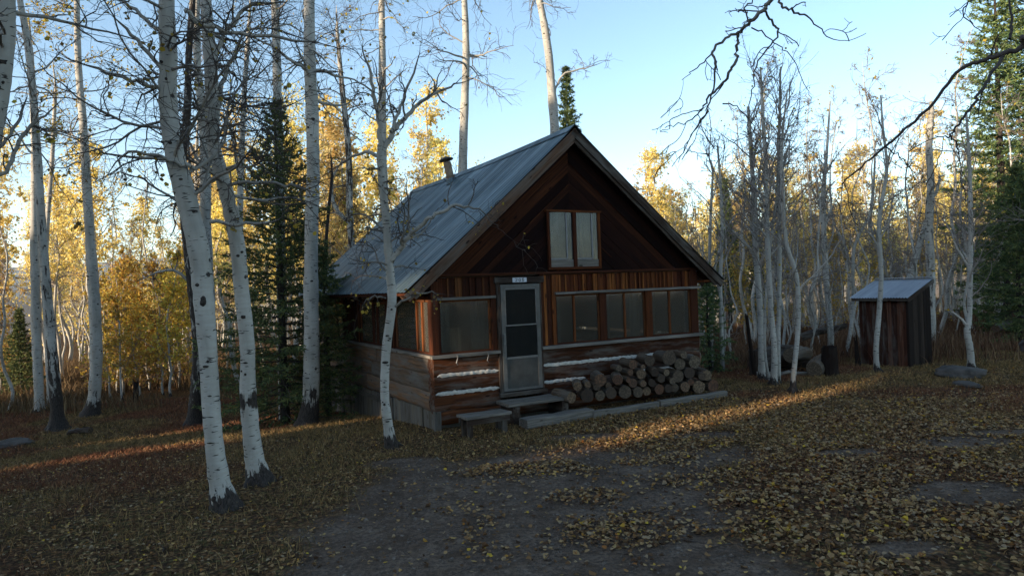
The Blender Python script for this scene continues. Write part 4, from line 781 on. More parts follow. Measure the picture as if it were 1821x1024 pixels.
    def curtain(p, a0, a1, z0, z1, y):
        n = 24; x = np.linspace(a0, a1, n); yy = y + .007 * np.sin(x * 38 + rng.rand() * 6) + .002 * rng.randn(n); V = np.stack([np.column_stack([x, yy, np.full(n, z0)]), np.column_stack([x, yy, np.full(n, z1)])], 1).reshape(-1, 3)
        i = np.arange(n - 1) * 2; c = MB(); c.add(V, q=np.stack([i, i + 2, i + 3, i + 1], 1)); part('curtain', c, 'curtain', p, True)
    w = fwin(.14, 1.20, 1.262, 2.248, []); curtain(w, .2, .42, 1.28, 2.2, .16); curtain(w, .85, 1.12, 1.3, 2.2, .17)
    q = MB(); q.box(.45, .80, .5, .54, .9, 1.7, 'z'); part('chair_back', q, 'grey_wood', w)
    for (a0, a1, bar) in [(2.65, 3.72, 3.10), (3.88, 4.92, 4.38), (5.10, 6.22, 5.62)]:
        w = fwin(a0, a1, 1.262, 2.26, [bar]); curtain(w, a0 + .05, a0 + .2, 1.28, 2.22, .15)
        if a0 > 3: curtain(w, a1 - .3, a1 - .05, 1.28, 2.22, .15)
    # side windows and siding
    def swin(d0, d1, z0, z1, bars, mat='red_trim'):
        f = MB(); f.box(-.005, .04, d0, d1, z0, z0 + .04, 'y'); f.box(-.005, .04, d0, d1, z1 - .04, z1, 'y'); f.box(-.01, .035, d0, d0 + .05, z0 + .041, z1 - .041, 'z'); f.box(-.01, .035, d1 - .05, d1, z0 + .041, z1 - .041, 'z'); o = part('side_window', f, 'brown_board')
        for bx in bars: q = MB(); q.box(-.02, .03, bx - .03, bx + .03, z0 + .041, z1 - .041, 'z'); part('mullion', q, mat, o)
        g = MB(); g.box(.012, .018, d0 + .045, d1 - .045, z0 + .035, z1 - .035, 'y'); part('glass', g, 'glass', o); return o
    w = swin(.12, 1.96, 1.27, 2.27, [.74, .46], 'orange_board'); w = swin(2.6, 4.5, 1.27, 2.22, [3.2, 3.5], 'brown_board'); w = swin(6.1, 7.3, 1.27, 2.22, [6.7], 'brown_board')
    t = MB(); t.box(-.07, .05, -.04, L, 1.205, 1.262, 'y'); part('window_sill', t, 'grey_wood', label='long grey sill down the left side of the cabin')
    b = MB()
    def sboards(d0, d1, z0, z1):
        a = d0
        while a < d1 - .02:
            e = min(d1, a + .11 + .1 * rng.rand()); b.box(.005 + .02 * (rng.rand() < .5), .06, a, e - .004, z0, z1, 'z', rng=rng); a = e
            if a < d1 - .05 and rng.rand() < .6: b.box(-.02, .004, a - .02, a + .02, z0 + .003, z1 - .003, 'z', rng=rng)
    sboards(1.96, 2.6, 1.263, 2.45); sboards(4.5, 6.1, 1.263, 2.45); sboards(7.3, L, 1.263, 2.45); sboards(.13, 1.96, 2.275, 2.50); sboards(2.6, 4.5, 2.225, 2.5); sboards(6.1, 7.3, 2.225, 2.5)
    part('side_siding', b, 'brown_board')
    t = MB(); t.box(-.03, .0, .10, 1.3, 2.275, 2.33, 'y'); part('head_trim', t, 'orange_board', label='head board over the corner side window, warm sun glow painted orange')  # warm sunlight at the corner is put into the board colour
    b = MB(); b.box(W - .06, W, .14, L, 1.26, 2.75, 'y'); b.box(.07, W - .07, L - .06, L, 1.26, 2.75, 'x'); part('rear_siding', b, 'brown_board')
    # gable chevrons
    g = MB(); zb = 2.728; sL, sR = (RZ - .14 - zb) / (RA - (-.25)), (RZ - .14 - zb) / (6.62 - RA)
    for side in (0, 1):
        zt = 5.50; sl = .848 if side == 0 else .80; sg = -1 if side == 0 else 1; lim = RA + .03 if side == 0 else W - RA + .03
        while zt > zb + .05:
            h = .14 + .09 * rng.rand(); z0 = zt - h + .006; y0 = .0 + .028 * rng.rand()
            def pt(zz, u): return (RA + sg * u, zz - sl * u)
            uT = min((zt - zb) / sl, lim); uB = min(max(0, (z0 - zb) / sl), lim)
            if z0 < zb: P = [pt(zt, 0), pt(zt, uT), (RA, zb)]
            else: P = [pt(zt, 0), pt(zt, uT), pt(z0, uB), pt(z0, 0)]
            if abs(pt(zt, uT)[1] - zb) > .02 and z0 >= zb and uT >= lim: pass
            n = len(P); V = [(p[0], y0, p[1]) for p in P] + [(p[0], .06, p[1]) for p in P]; o3 = rng.rand(3) * 30; ca, sa = 1 / math.hypot(1, sl), sl / math.hypot(1, sl)
            Lc = [((v[0] - RA) * ca * 1 + sg * -(v[2]) * sa + o3[0], ((v[0] - RA) * sg * sa + v[2] * ca) + o3[1], v[1] + o3[2]) for v in V]
            q = [(i, (i + 1) % n, n + (i + 1) % n, n + i) for i in range(n)]
            if n == 4: g.add(V, q=q + [(0, 1, 2, 3), (7, 6, 5, 4)], lc=Lc)
            else: g.add(V, q=q, t=[(0, 1, 2), (5, 4, 3)], lc=Lc)
            if rng.rand() < .35 and zt < 5:   # a thin proud edge
                u1 = uT * (.25 + .6 * rng.rand()); p, q2 = pt(zt, 0.02), pt(zt, u1); g.plank((p[0], y0 - .006, p[1]), (q2[0], y0 - .006, q2[1]), (sg * .004, 0, .008), (0, .006, 0), rng=rng)
            zt -= h
    part('gable_wall', g, 'gable_board')
    # back gable (plain)
    g = MB(); V = [(-.1, L - .03, 2.6), (W + .1, L - .03, 2.6), (RA, L - .03, 5.45)]; V += [(v[0], L + .02, v[2]) for v in V]; g.add(V, q=[(0, 1, 4, 3), (1, 2, 5, 4), (2, 0, 3, 5)], t=[(0, 2, 1), (3, 4, 5)]); part('gable_wall', g, 'gable_board', label='plain rear gable')
    # gable window
    f = MB(); a0, a1, z0, z1 = 2.50, 3.78, 2.76, 3.95; y = -.045
    f.box(a0, a1, y - .01, .0, z0, z0 + .05, 'x'); f.box(a0 - .03, a1 + .03, y - .02, .0, z1 - .04, z1, 'x'); f.box(a0, a0 + .06, y - .006, .0, z0 + .051, z1 - .041, 'z'); f.box(a1 - .06, a1, y - .006, .0, z0 + .051, z1 - .041, 'z'); f.box(3.10, 3.18, y - .02, .0, z0 + .051, z1 - .041, 'z')
    o = part('gable_window', f, 'red_trim')
    for (b0, b1) in ((a0 + .061, 3.099), (3.181, a1 - .061)):
        q = MB(); q.box(b0, b1, -.003, .0, z0 + .05, z1 - .04, 'z'); part('room_lining', q, 'interior', o)  # dark backing sheet stands in for the dim room behind the pane
        q = MB(); q.box(b0, b1, -.036, -.02, z0 + .052, z0 + .20, 'x'); part('sash_rail', q, 'grey_wood', o)
        q = MB(); q.box(b1 - .16, b1 - .13, -.038, -.026, z0 + .21, z1 - .05, 'z'); q.box(b0, b1 - .16, -.037, -.027, z0 + .201, z0 + .23, 'x'); part('sash_bar', q, 'sash', o)
        q = MB(); q.box(b0, b1, -.024, -.02, z0 + .201, z1 - .041, 'z'); part('glass', q, 'glass_up', o)
        curtain(o, b0 + .02, b1 - .3, z0 + .22, z1 - .06, -.012)
    # door
    dz0, dz1, A0, A1 = .46, 2.50, 1.40, 2.26
    j = MB(); j.box(1.32, 1.395, -.045, .06, .44, 2.52, 'z'); j.box(2.265, 2.30, -.045, .06, .44, 2.52, 'z'); j.box(1.28, 2.37, -.055, .06, 2.521, 2.64, 'x'); j.box(1.30, 2.34, -.09, .06, .36, .44, 'x'); part('door_frame', j, 'dark_wood')
    dm = MB(); dm.box(A0, A0 + .085, -.05, -.02, dz0, dz1, 'z'); dm.box(A1 - .085, A1, -.05, -.02, dz0, dz1, 'z'); dm.box(A0 + .086, A1 - .086, -.049, -.021, dz1 - .08, dz1, 'x'); dm.box(A0 + .086, A1 - .086, -.049, -.021, dz0, dz0 + .05, 'x')
    door = part('door', dm, 'metal_frame')
    q = MB(); q.box(A0 + .086, A1 - .086, -.052, -.022, 1.07, 1.11, 'x'); q.box(A0 + .086, A1 - .086, -.052, -.022, 1.70, 1.725, 'x'); q.box(A0 + .086, A0 + .10, -.053, -.04, 1.73, 2.415, 'z'); q.box(A1 - .10, A1 - .086, -.053, -.04, 1.73, 2.415, 'z'); q.box(A0 + .101, A1 - .101, -.053, -.04, 2.40, 2.418, 'x'); part('door_rails', q, 'steel', door)
    q = MB(); q.box(A0 + .086, A1 - .086, -.040, -.030, .511, 1.069, 'x'); part('kick_panel', q, 'kick', door)
    for z0_, z1_ in ((1.111, 1.699), (1.726, 2.399)): q = MB(); q.box(A0 + .087, A1 - .087, -.036, -.034, z0_, z1_, 'z'); part('screen', q, 'screen', door)
    q = MB(); q.box(A0 + .02, A0 + .06, -.075, -.05, 1.36, 1.56, 'z'); q.tubes([(A0 + .04, -.06, 1.53), (A0 + .04, -.10, 1.53), (A0 + .045, -.105, 1.40)], [.009, .009, .008], 8); q.tubes([(A0 + .035, -.06, 1.38), (A0 + .03, -.075, 1.30), (A0 + .035, -.07, 1.22)], [.006, .006, .006], 6); part('handle', q, 'steel', door)
    q = MB(); q.box(A0 - .01, A1 + .01, .02, .055, .46, 2.5, 'z'); part('inner_door', q, 'dark_wood')
    # house number 205
    s = MB(); s.box(1.66, 1.97, -.068, -.056, 2.535, 2.625, 'x'); pl = part('number_plate', s, 'sign_white')
    SEG = {'2': [(0, 1.8), (.2, 2), (.8, 2), (1, 1.8), (1, 1.25), (0, .15), (0, 0), (1, 0)], '0': [(0, .3), (0, 1.7), (.25, 2), (.75, 2), (1, 1.7), (1, .3), (.75, 0), (.25, 0), (0, .3)], '5': [(1, 2), (0, 2), (0, 1.15), (.75, 1.2), (1, .9), (1, .3), (.75, 0), (.2, 0), (0, .2)]}
    for i, chh in enumerate('205'):
        pts = [(1.722 + i * .075 + u * .036, -.0695, 2.553 + v * .027) for u, v in SEG[chh]]; q = MB()
        for u, v in zip(pts[:-1], pts[1:]):
            u = np.array(u); v = np.array(v); dd = nrm(v - u); q.plank(u - dd * .004, v + dd * .004, np.cross(dd, (0, 1, 0)) * .0055, (0, .0012 + i * .0001, 0))
        part('number_figure', q, 'black', pl)
    # small hardware on the left sill
    q = MB()
    for a in (.42, 1.05): q.tubes([(a, -.11, 1.25), (a + .01, -.115, 1.18), (a - .015, -.11, 1.10), (a + .01, -.11, 1.06)], [.007, .009, .012, .004], 6)
    part('sill_hook', q, 'steel')
    # roof: sheets of ribbed metal on boards
    def slope(name, ae, ze, sgn):
        mb = MB(); y = -.27; yend = L + .12
        while y < yend:
            y1 = min(yend, y + .72); ny = 25; yy = np.linspace(y - .02, y1, ny); rib = .014 * np.exp(-((((yy - y) / .18) % 1 - .5) / .14) ** 2)
            up = .004 * (int(y / .72) % 2); nx = 9; F_ = np.linspace(0, 1, nx); V = []; Lc = []; o = rng.rand(3) * 30
            for f in F_:
                a = ae + (RA - ae) * f; z = ze + (RZ - ze) * f - .030 * math.sin(f * math.pi)
                for jj in range(ny):
                    sag = -.05 * math.sin(max(0, yy[jj]) / 9 * math.pi) * f; V.append((a, yy[jj], z + rib[jj] + up + sag)); Lc.append((f * 4.8 + o[0], yy[jj] * 1.0 + o[1], 0))
            i, jx = np.meshgrid(np.arange(nx - 1), np.arange(ny - 1), indexing='ij'); b = (i * ny + jx).ravel(); q = np.stack([b, b + ny, b + ny + 1, b + 1], 1)
            mb.add(V, q=q, lc=Lc); y = y1
        o = part(name, mb, 'roof', smooth=True)
        dk = MB(); u = np.array([RA - ae, 0, RZ - ze]); ul = np.linalg.norm(u); u /= ul; nn = np.array([-u[2], 0, u[0]]) * (1 if sgn > 0 else -1)
        if nn[2] < 0: nn = -nn
        k = 0; pos = .0
        while pos < ul - .02:
            w_ = min(.2, ul - pos); c0 = np.array([ae, 0, ze]) + u * (pos + w_ / 2) - nn * .075; dk.plank(c0 + np.array([0, -.24, 0]), c0 + np.array([0, yend - .02, 0]), u * (w_ / 2 - .003), nn * .012, rng=rng); pos += .2
        part('roof_deck', dk, 'brown_board', o)
        rf = MB(); y = .25
        while y < L: c0 = np.array([ae, y, ze]) - nn * .15; rf.plank(c0 + u * .04, c0 + u * (ul - .1), (0, .022, 0), nn * .055, rng=rng); y += .61
        part('rafters', rf, 'fascia', o)
        fb = MB(); c0 = np.array([ae, -.262, ze]) - nn * .115; fb.plank(c0 - u * .02, c0 + u * (ul - .02), nn * .075, (0, .016, 0), rng=rng); c1 = np.array([ae, -.225, ze]) - nn * .20; fb.plank(c1 + u * .1, c1 + u * (ul - .1), nn * .05, (0, .018, 0), rng=rng); part('rake_board', fb, 'fascia' if sgn > 0 else 'dark_wood', o)
        return o
    rl = slope('roof', -.61, 2.42, 1); slope('roof', 7.0, 2.44, -1)
    cp = MB()
    n = 18; yy = np.linspace(-.29, L + .14, n); sg = -.05 * np.sin(np.maximum(0, yy) / 9 * np.pi)
    V = np.stack([np.column_stack([np.full(n, RA - .17), yy, RZ - .12 + sg]), np.column_stack([np.full(n, RA), yy, RZ + .035 + sg]), np.column_stack([np.full(n, RA + .17), yy, RZ - .11 + sg])], 1).reshape(-1, 3); i, jx = np.meshgrid(np.arange(n - 1), np.arange(2), indexing='ij'); b_ = (i * 3 + jx).ravel(); cp.add(V, q=np.stack([b_, b_ + 3, b_ + 4, b_ + 1], 1)); part('ridge_cap', cp, 'roof')
    # underside planks of the right eave and knee
    q = MB(); q.box(6.45, 6.92, -.2, .0, 2.40, 2.44, 'x'); part('eave_bracket', q, 'orange_board')
    # stovepipe
    a, dd = 2.82, 5.2; zr = 2.42 + (a + .61) * .862; sp = MB(); ax = np.array([-.16, 0.12, 1.0]); ax /= np.linalg.norm(ax); p0 = np.array([a, dd, zr - .15])
    sp.tubes([p0, p0 + ax * .3, p0 + ax * .62], [.105, .105, .105], 18, cap=True); sp.tubes([p0 + ax * .22, p0 + ax * .26], [.12, .12], 18, cap=True); st = part('stovepipe', sp, 'rust', smooth=False)
    cpz = MB(); c = p0 + ax * .68; cpz.tubes([c, c + ax * .025, c + ax * .10], [.19, .185, .03], 18, cap=True)
    for t_ in range(4): e = np.array([math.cos(t_ * 1.57), math.sin(t_ * 1.57), 0]) * .09; cpz.tubes([p0 + ax * .58 + e, c + e + ax * .01], [.007, .007], 5)
    part('pipe_cap', cpz, 'black', st)
    fl = MB(); fl.tubes([p0 + ax * .02, p0 + ax * .22], [.16, .09], 14); part('flashing', fl, 'roof', st)
    return root
cabin()
def in_cab(name, label, cat, a, d, z=None, rz=0.0, group=None):
    x, y = cab2w(a, d); return tag(empty(name, (x, y, float(gz(x, y)) if z is None else z), YAW + rz), label, cat, group)
# bench
def bench():
    o = in_cab('wooden_bench', 'low rough wooden bench standing left of the cabin steps', 'bench', .55, -.88, None, .05); r = np.random.RandomState(3)
    for k, (y0, y1) in enumerate(((-.19, -.065), (-.06, .06), (.065, .19))): b = MB(); b.plank((-.44, (y0 + y1) / 2, .345 + .004 * k), (.45, (y0 + y1) / 2, .345 - .003 * k), (0, (y1 - y0) / 2, 0), (0, 0, .022), rng=r, n=4, wob=.003); b.build('seat_board', M['grey_wood'], o)
    b = MB(); b.box(-.41, .42, -.17, -.13, .22, .321, 'x'); b.box(-.41, .42, .13, .17, .22, .321, 'x'); b.build('apron', M['dark_wood'], o)
    for x in (-.34, .34):
        for y in (-.10, .10): b = MB(); b.box(x - .05, x + .05, y - .025, y + .025, -.06, .32, 'z'); b.build('leg', M['dark_wood'], o)
bench()
def steps():
    o = in_cab('door_step', 'broad grey timber step with a thick slab on top in front of the screen door', 'step', 1.86, -.36, None); r = np.random.RandomState(5)
    for k in range(3): b = MB(); y = -.22 + k * .17; b.plank((-.70, y, .385 + .003 * k), (.68, y, .39), (0, .082, 0), (0, 0, .028), rng=r, n=6, wob=.004); b.build('tread', M['grey_wood'], o)
    for x in (-.6, .45): b = MB(); b.box(x, x + .14, -.28, .22, -.08, .355, 'y'); b.build('support', M['dark_wood'], o)
    o = in_cab('timber_step', 'low split grey log lying as bottom step before the door', 'step', 2.02, -.92, None); b = MB(); b.plank((-.72, 0, .07), (.74, .02, .085), (0, .15, 0), (0, 0, .085), rng=r, n=8, wob=.008); b.build('log_slab', M['grey_wood'], o)
    for (a0, a1, d0, lb) in ((2.72, 4.32, -1.02, 'long grey beam lying under the left half of the woodpile'), (4.36, 6.2, -1.0, 'weathered plank lying under the right half of the woodpile')):
        o = in_cab('ground_beam', lb, 'beam', a0, d0, None); b = MB(); b.plank((0, 0, .055), (a1 - a0, 0.03, .055), (0, .06, 0), (0, 0, .07), rng=r, n=8, wob=.006); b.build('beam', M['grey_wood'], o)
steps()
# firewood: the cut ends measured off the photograph, laid on the plane of the pile's face
def firewood():
    r = np.random.RandomState(8)
    ends = [(280, 610, 66, 1), (325, 495, 46, 2), (425, 590, 66, 1), (555, 590, 52, 1), (555, 425, 64, 2), (520, 500, 40, 2), (660, 560, 62, 1), (730, 425, 56, 2), (805, 550, 66, 1), (755, 315, 32, 3), (870, 355, 36, 3), (895, 465, 48, 2), (905, 275, 48, 4), (935, 552, 54, 1), (985, 465, 36, 2), (970, 370, 52, 3), (995, 300, 24, 4),
            (1035, 545, 45, 1), (1060, 235, 52, 4), (1110, 355, 46, 3), (1080, 462, 36, 2), (1152, 525, 56, 1), (1172, 415, 44, 2), (1230, 355, 34, 3), (1242, 515, 40, 1), (1250, 205, 72, 5), (1310, 512, 46, 1), (1350, 395, 62, 2), (1375, 275, 58, 4), (1402, 175, 40, 5), (1418, 500, 56, 1), (1468, 358, 62, 3), (1525, 250, 70, 4), (1555, 500, 66, 1), (1590, 395, 40, 2), (1640, 385, 60, 3), (1702, 488, 62, 1), (430, 480, 36, 2), (1285, 440, 34, 2), (640, 490, 34, 2), (840, 430, 30, 2), (1470, 450, 34, 2)]
    rows = {}
    for e in ends: rows.setdefault(e[3], []).append(e)
    ordn = ['first', 'second', 'third', 'fourth', 'fifth', 'sixth', 'seventh', 'eighth', 'ninth', 'tenth', 'eleventh', 'twelfth', 'thirteenth', 'fourteenth', 'fifteenth', 'sixteenth']
    rn = {1: 'bottom row', 2: 'second row up', 3: 'third row up', 4: 'fourth row up', 5: 'very top'}
    nrmv = np.array([sy_, -cy_, 0]); o0 = np.array([*cab2w(0, -.80), 0])
    for row, es in rows.items():
        for k, (ex, ey, er, _) in enumerate(sorted(es)):
            px, py = 970 + ex / 5.69, 600 + ey / 5.69; p1 = px2w(px, py, 10.0); c0 = np.array([0, 0, CAM_H]); d = p1 - c0; t = ((o0 - c0) @ nrmv) / (d @ nrmv); P = c0 + d * t; rad_ = er / 5.69 / F * P[1] * .97
            off = r.uniform(-.05, .10) if row < 3 else r.uniform(-.02, .12); yaw = r.uniform(-.56, -.16) + (.25 if ex < 350 and row == 1 else 0); ln = r.uniform(.42, .50)
            dirv = np.array([-math.sin(YAW + yaw), math.cos(YAW + yaw), r.uniform(-.04, .04)]); P = P + dirv * off * .6
            n = 7; f = np.linspace(0, ln, n)[:, None]; pts = f * dirv; R = rad_ * (1 + .05 * r.randn(n)).clip(.9, 1.1)
            b = MB(); b.tubes(pts, R, 14, rough=.10, rng=r, tint=0.0); b.L[-1] = b.L[-1] * 1.0 + r.rand(3) * 20
            rim = b.V[0].reshape(n, 14, 3)
            o = b.build('firewood_log', M['log_bark'], None, True, loc=P)
            c = MB(); l0 = np.concatenate([[[0, 0, 0]], np.column_stack([np.zeros(14), rad_ * np.cos(np.arange(14) / 14 * 6.283), rad_ * np.sin(np.arange(14) / 14 * 6.283)])]); sh = np.array([r.uniform(-.3, .3) * rad_, r.uniform(-.3, .3) * rad_])
            l0[:, 1] += sh[0]; l0[:, 2] += sh[1]; l0[:, 0] += r.rand() * 9
            for e, s_ in ((0, 1), (n - 1, -1)):
                tri = [[0, 1 + (q + 1) % 14, 1 + q] if s_ > 0 else [0, 1 + q, 1 + (q + 1) % 14] for q in range(14)]
                c.add(np.concatenate([[pts[e]], rim[e]]) , t=tri, lc=l0)
            c.build('cut_end', M['cut'], o)
            sz = 'big ' if er > 60 else ('thin ' if er < 42 else ''); nn = len(es)
            tag(o, f"{sz}round firewood log, {ordn[k]} from the left in the {rn[row]} of the woodpile", 'firewood', 'firewood logs stacked by the cabin wall')
firewood()

# ------------------------------------------------------------------ outhouse
def outhouse():
    r = np.random.RandomState(31); bx, by = 10.2, 17.8; yaw = rad(34) ; g = float(gz(bx, by)) - .05
    # local x runs back along the dark side wall, local y along the reddish front (towards the left)
    o = empty('outhouse', (bx, by, g), yaw); tag(o, 'small plank outhouse with a slanting corrugated metal roof at the edge of the wood', 'outhouse')
    Wd, Dp, h0, h1 = 1.28, 1.2, 1.90, 2.30
    def wall(name, mat, f, n0, n1, hfun, wmin=.10, wmax=.16):
        mb = MB(); u = n0
        while u < n1 - .02:
            e = min(n1, u + wmin + (wmax - wmin) * r.rand()); f(mb, u, e - .005, hfun(u), hfun(e)); u = e
        return mb.build(name, M[mat], o)
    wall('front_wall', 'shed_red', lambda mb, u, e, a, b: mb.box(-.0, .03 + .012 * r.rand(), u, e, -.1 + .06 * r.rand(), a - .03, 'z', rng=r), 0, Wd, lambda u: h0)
    def sw(mb, u, e, a, b):
        y0 = -.02 - .012 * r.rand(); V = [(u, y0, -.1), (e, y0, -.1), (e, y0, b - .03), (u, y0, a - .03), (u, .0, -.1), (e, .0, -.1), (e, .0, b - .03), (u, .0, a - .03)]; o3 = r.rand(3) * 20
        mb.add(V, q=[(0, 1, 2, 3), (7, 6, 5, 4), (0, 4, 5, 1), (1, 5, 6, 2), (2, 6, 7, 3), (3, 7, 4, 0)], lc=[(v[2] + o3[0], v[0] + o3[1], v[1] + o3[2]) for v in V])
    sl = lambda u: h0 + (h1 - h0) * u / Dp
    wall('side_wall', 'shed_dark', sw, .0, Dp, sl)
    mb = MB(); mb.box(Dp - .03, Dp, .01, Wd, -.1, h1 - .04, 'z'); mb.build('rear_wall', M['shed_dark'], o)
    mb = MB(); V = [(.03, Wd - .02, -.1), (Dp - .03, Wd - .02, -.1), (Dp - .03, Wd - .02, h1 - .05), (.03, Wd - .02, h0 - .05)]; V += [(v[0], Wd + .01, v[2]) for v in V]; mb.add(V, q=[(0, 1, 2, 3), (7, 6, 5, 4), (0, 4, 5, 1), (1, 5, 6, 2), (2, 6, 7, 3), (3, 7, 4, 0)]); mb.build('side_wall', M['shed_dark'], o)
    mb = MB(); mb.box(-.012, .0, -.02, .03, -.1, h0 - .04, 'z'); mb.build('corner_board', M['shed_dark'], o)
    rf = MB(); ny = 120; yy = np.linspace(-.12, Wd + .16, ny); xs = np.linspace(-.17, Dp + .05, 5); V = [(x, y, h0 + .03 + (h1 - h0) / Dp * x + .013 * math.sin(y * 2 * math.pi / .075)) for x in xs for y in yy]; i, j = np.meshgrid(np.arange(4), np.arange(ny - 1), indexing='ij'); b = (i * ny + j).ravel(); rf.add(V, q=np.stack([b, b + ny, b + ny + 1, b + 1], 1)); ro = rf.build('roof', M['shed_roof'], o, True)
    tr = MB(); s = (h1 - h0) / Dp; tr.plank((-.15, -.10, h0 - .045 - .15 * s), (Dp + .04, -.10, h0 - .045 + (Dp + .04) * s), (0, .014, 0), (0, 0, .05), rng=r); tr.plank((-.13, -.08, h0 - .07), (-.13, Wd + .12, h0 - .07), (.014, 0, 0), (0, 0, .04), rng=r)
    for y in (.05, .62, 1.2): tr.plank((-.11, y, h0 - .03 - .11 * s), (Dp, y, h0 - .03 + Dp * s), (0, .02, 0), (0, 0, .03), rng=r)
    tr.build('roof_frame', M['dark_wood'], ro)
    cp = MB(); cp.plank((Dp + .03, -.12, h1 + .075), (Dp + .03, Wd + .16, h1 + .075), (.06, 0, 0), (0, 0, .012), rng=r); cp.build('ridge_flashing', M['shed_roof'], ro)
outhouse()

# ------------------------------------------------------------------ fallen logs, stumps, rocks
def lying_log(label, p0, p1, r0, r1, mat='log_bark', seed=0, name='fallen_log', n=9, bend=.03):
    r = np.random.RandomState(seed); p0 = np.array(p0, float); p1 = np.array(p1, float); f = np.linspace(0, 1, n)[:, None]; P = p0 * (1 - f) + p1 * f + np.column_stack([np.zeros(n), np.zeros(n), np.sin(f[:, 0] * 3.14) * bend]) + r.randn(n, 3) * .012; R = np.linspace(r0, r1, n) * (1 + .05 * r.randn(n))
    b = MB(); b.tubes(P - p0, R, 14, tint=0.0, rough=.08, rng=r); rim = b.V[0].reshape(n, 14, 3); o = b.build(name, M[mat], None, True, loc=p0); c = MB()
    for e, s_ in ((0, 1), (n - 1, -1)):
        tri = [[0, 1 + (q + 1) % 14, 1 + q] if s_ > 0 else [0, 1 + q, 1 + (q + 1) % 14] for q in range(14)]; rr = R[e]; th = np.arange(14) / 14 * 6.283
        c.add(np.concatenate([[(P - p0)[e]], rim[e]]), t=tri, lc=np.concatenate([[[0, 0, 0]], np.column_stack([np.zeros(14), rr * np.cos(th), rr * np.sin(th)])]))
    c.build('cut_end', M['cut'], o); tag(o, label, 'log'); return o
def g3(px, py, dz, Y=None):
    p = GP(px, py) if Y is None else px2w(px, py, Y); return (p[0], p[1], float(gz(p[0], p[1])) + dz)
lying_log('thick dark fallen log lying behind the clump of pale aspens', g3(1338, 650, .28, 18.2), g3(1432, 650, .30, 18.6), .26, .24, 'dark_wood', 1)
lying_log('second dark log heaped on top behind the clump of pale aspens', g3(1350, 620, .55, 18.5), g3(1420, 620, .50, 18.9), .16, .15, 'dark_wood', 2)
lying_log('grey sawn log end resting beside the bending aspen', g3(1405, 640, .50, 17.6), g3(1436, 640, .45, 18.4), .19, .19, 'log_bark', 3)
lying_log('short round log with a pale end lying left of the black stump', g3(1447, 640, .20, 16.9), g3(1462, 640, .28, 17.7), .20, .19, 'log_bark', 4)
lying_log('flat grey slab lying on the leaves in front of the fallen logs', g3(1345, 660, .05, 17.6), g3(1440, 660, .06, 17.2), .06, .05, 'grey_wood', 5)
lying_log('long pale fallen trunk slanting up behind the black stump', g3(1420, 610, .75, 20.0), g3(1500, 560, .95, 22.5), .12, .09, 'dark_wood', 6)
lying_log('grey fallen trunk lying in the brush at the right edge', g3(1770, 600, .5, 23.0), g3(1860, 590, .9, 25.0), .14, .10, 'grey_wood', 7)
lying_log('dark fallen branch beside the black footed aspen at left', g3(120, 740, .06, 17.3), g3(162, 745, .10, 17.2), .05, .09, 'dark_wood', 8)
def upright(name, label, cat, px, Y, h, r0, r1, lean, mat, seed, jag=.12):
    r = np.random.RandomState(seed); p = px2w(px, 600, Y); g = float(gz(p[0], p[1])); n = 9; f = np.linspace(0, 1, n)[:, None]; P = np.array([0, 0, -.08]) + f * np.array([lean, 0, h]); R = np.linspace(r0, r1, n); R[:2] *= [1.35, 1.1]
    b = MB(); b.tubes(P, R, 14, tint=0.0, rough=.14, rng=r); v = b.V[0]; v[-14:, 2] += r.rand(14) * jag; b.add(np.concatenate([[P[-1] - [0, 0, .05]], v[-14:]]), t=[[0, 1 + q, 1 + (q + 1) % 14] for q in range(14)]); o = b.build(name, M[mat], None, False, loc=(p[0], p[1], g)); tag(o, label, cat)
upright('tree_stump', 'thick black weathered stump at the end of the fallen logs', 'stump', 1474, 17.0, .72, .20, .18, 0, 'shed_dark', 1)
upright('tree_stump', 'square cut dark stump left of the fallen logs behind the clump', 'stump', 1344, 18.0, .70, .20, .19, 0, 'dark_wood', 2)
upright('wooden_post', 'dark leaning post standing left of the aspen clump', 'post', 1340, 17.8, 1.62, .055, .04, -.16, 'shed_dark', 3, .1)
upright('tree_stump', 'ragged little dark stump against the left side of the outhouse', 'stump', 1525, 18.6, .75, .08, .04, -.05, 'shed_dark', 4, .25)
upright('tree_stump', 'broken stump among the thin trunks behind the left thicket', 'stump', 238, 23.5, .75, .10, .08, 0, 'shed_dark', 5, .2)
def rock(label, x, y, sx, sy, sz, seed, sink=.3):
    import bmesh
    r = np.random.RandomState(seed); b = bmesh.new(); bmesh.ops.create_icosphere(b, subdivisions=4, radius=1); v = np.array([q.co[:] for q in b.verts]); t = np.array([[q.index for q in f.verts] for f in b.faces]); b.free()
    nz = VNoise(seed + 50); dsp = 1 + .5 * (fbm(nz, v[:, 0] + 3 * v[:, 2], v[:, 1] - 2 * v[:, 2], .7, 4) - .5); v = v * dsp[:, None]
    for k in range(9): nn = nrm(r.randn(3)); h = .62 + .25 * r.rand(); dd = v @ nn; v = v - np.maximum(0, dd - h)[:, None] * nn * .55
    m = MB(); m.add(v * [sx, sy, sz], t=t); o = m.build('rock', M['rock'], None, True, loc=(x, y, float(gz(x, y)) + sz * (1 - 2 * sink) * .5)); o.rotation_euler = (0, 0, r.rand() * 3); tag(o, label, 'rock')
rock('broad flat grey boulder in the grass right of the outhouse', 10.35, 16.0, .62, .5, .22, 1, .25)
rock('low flat stone barely showing in front of the broad boulder', 9.6, 14.6, .4, .25, .07, 2, .1)
rock('grey boulder at the far right edge below the fir', 15.2, 20.0, .5, .45, .35, 3, .2)
rock('flat mossy stone at the left edge near the old aspen', -12.0, 16.3, .55, .4, .12, 4, .25)
rock('small pale flat stone half buried in the bare soil', .37, 8.0, .09, .07, .03, 5, .1)

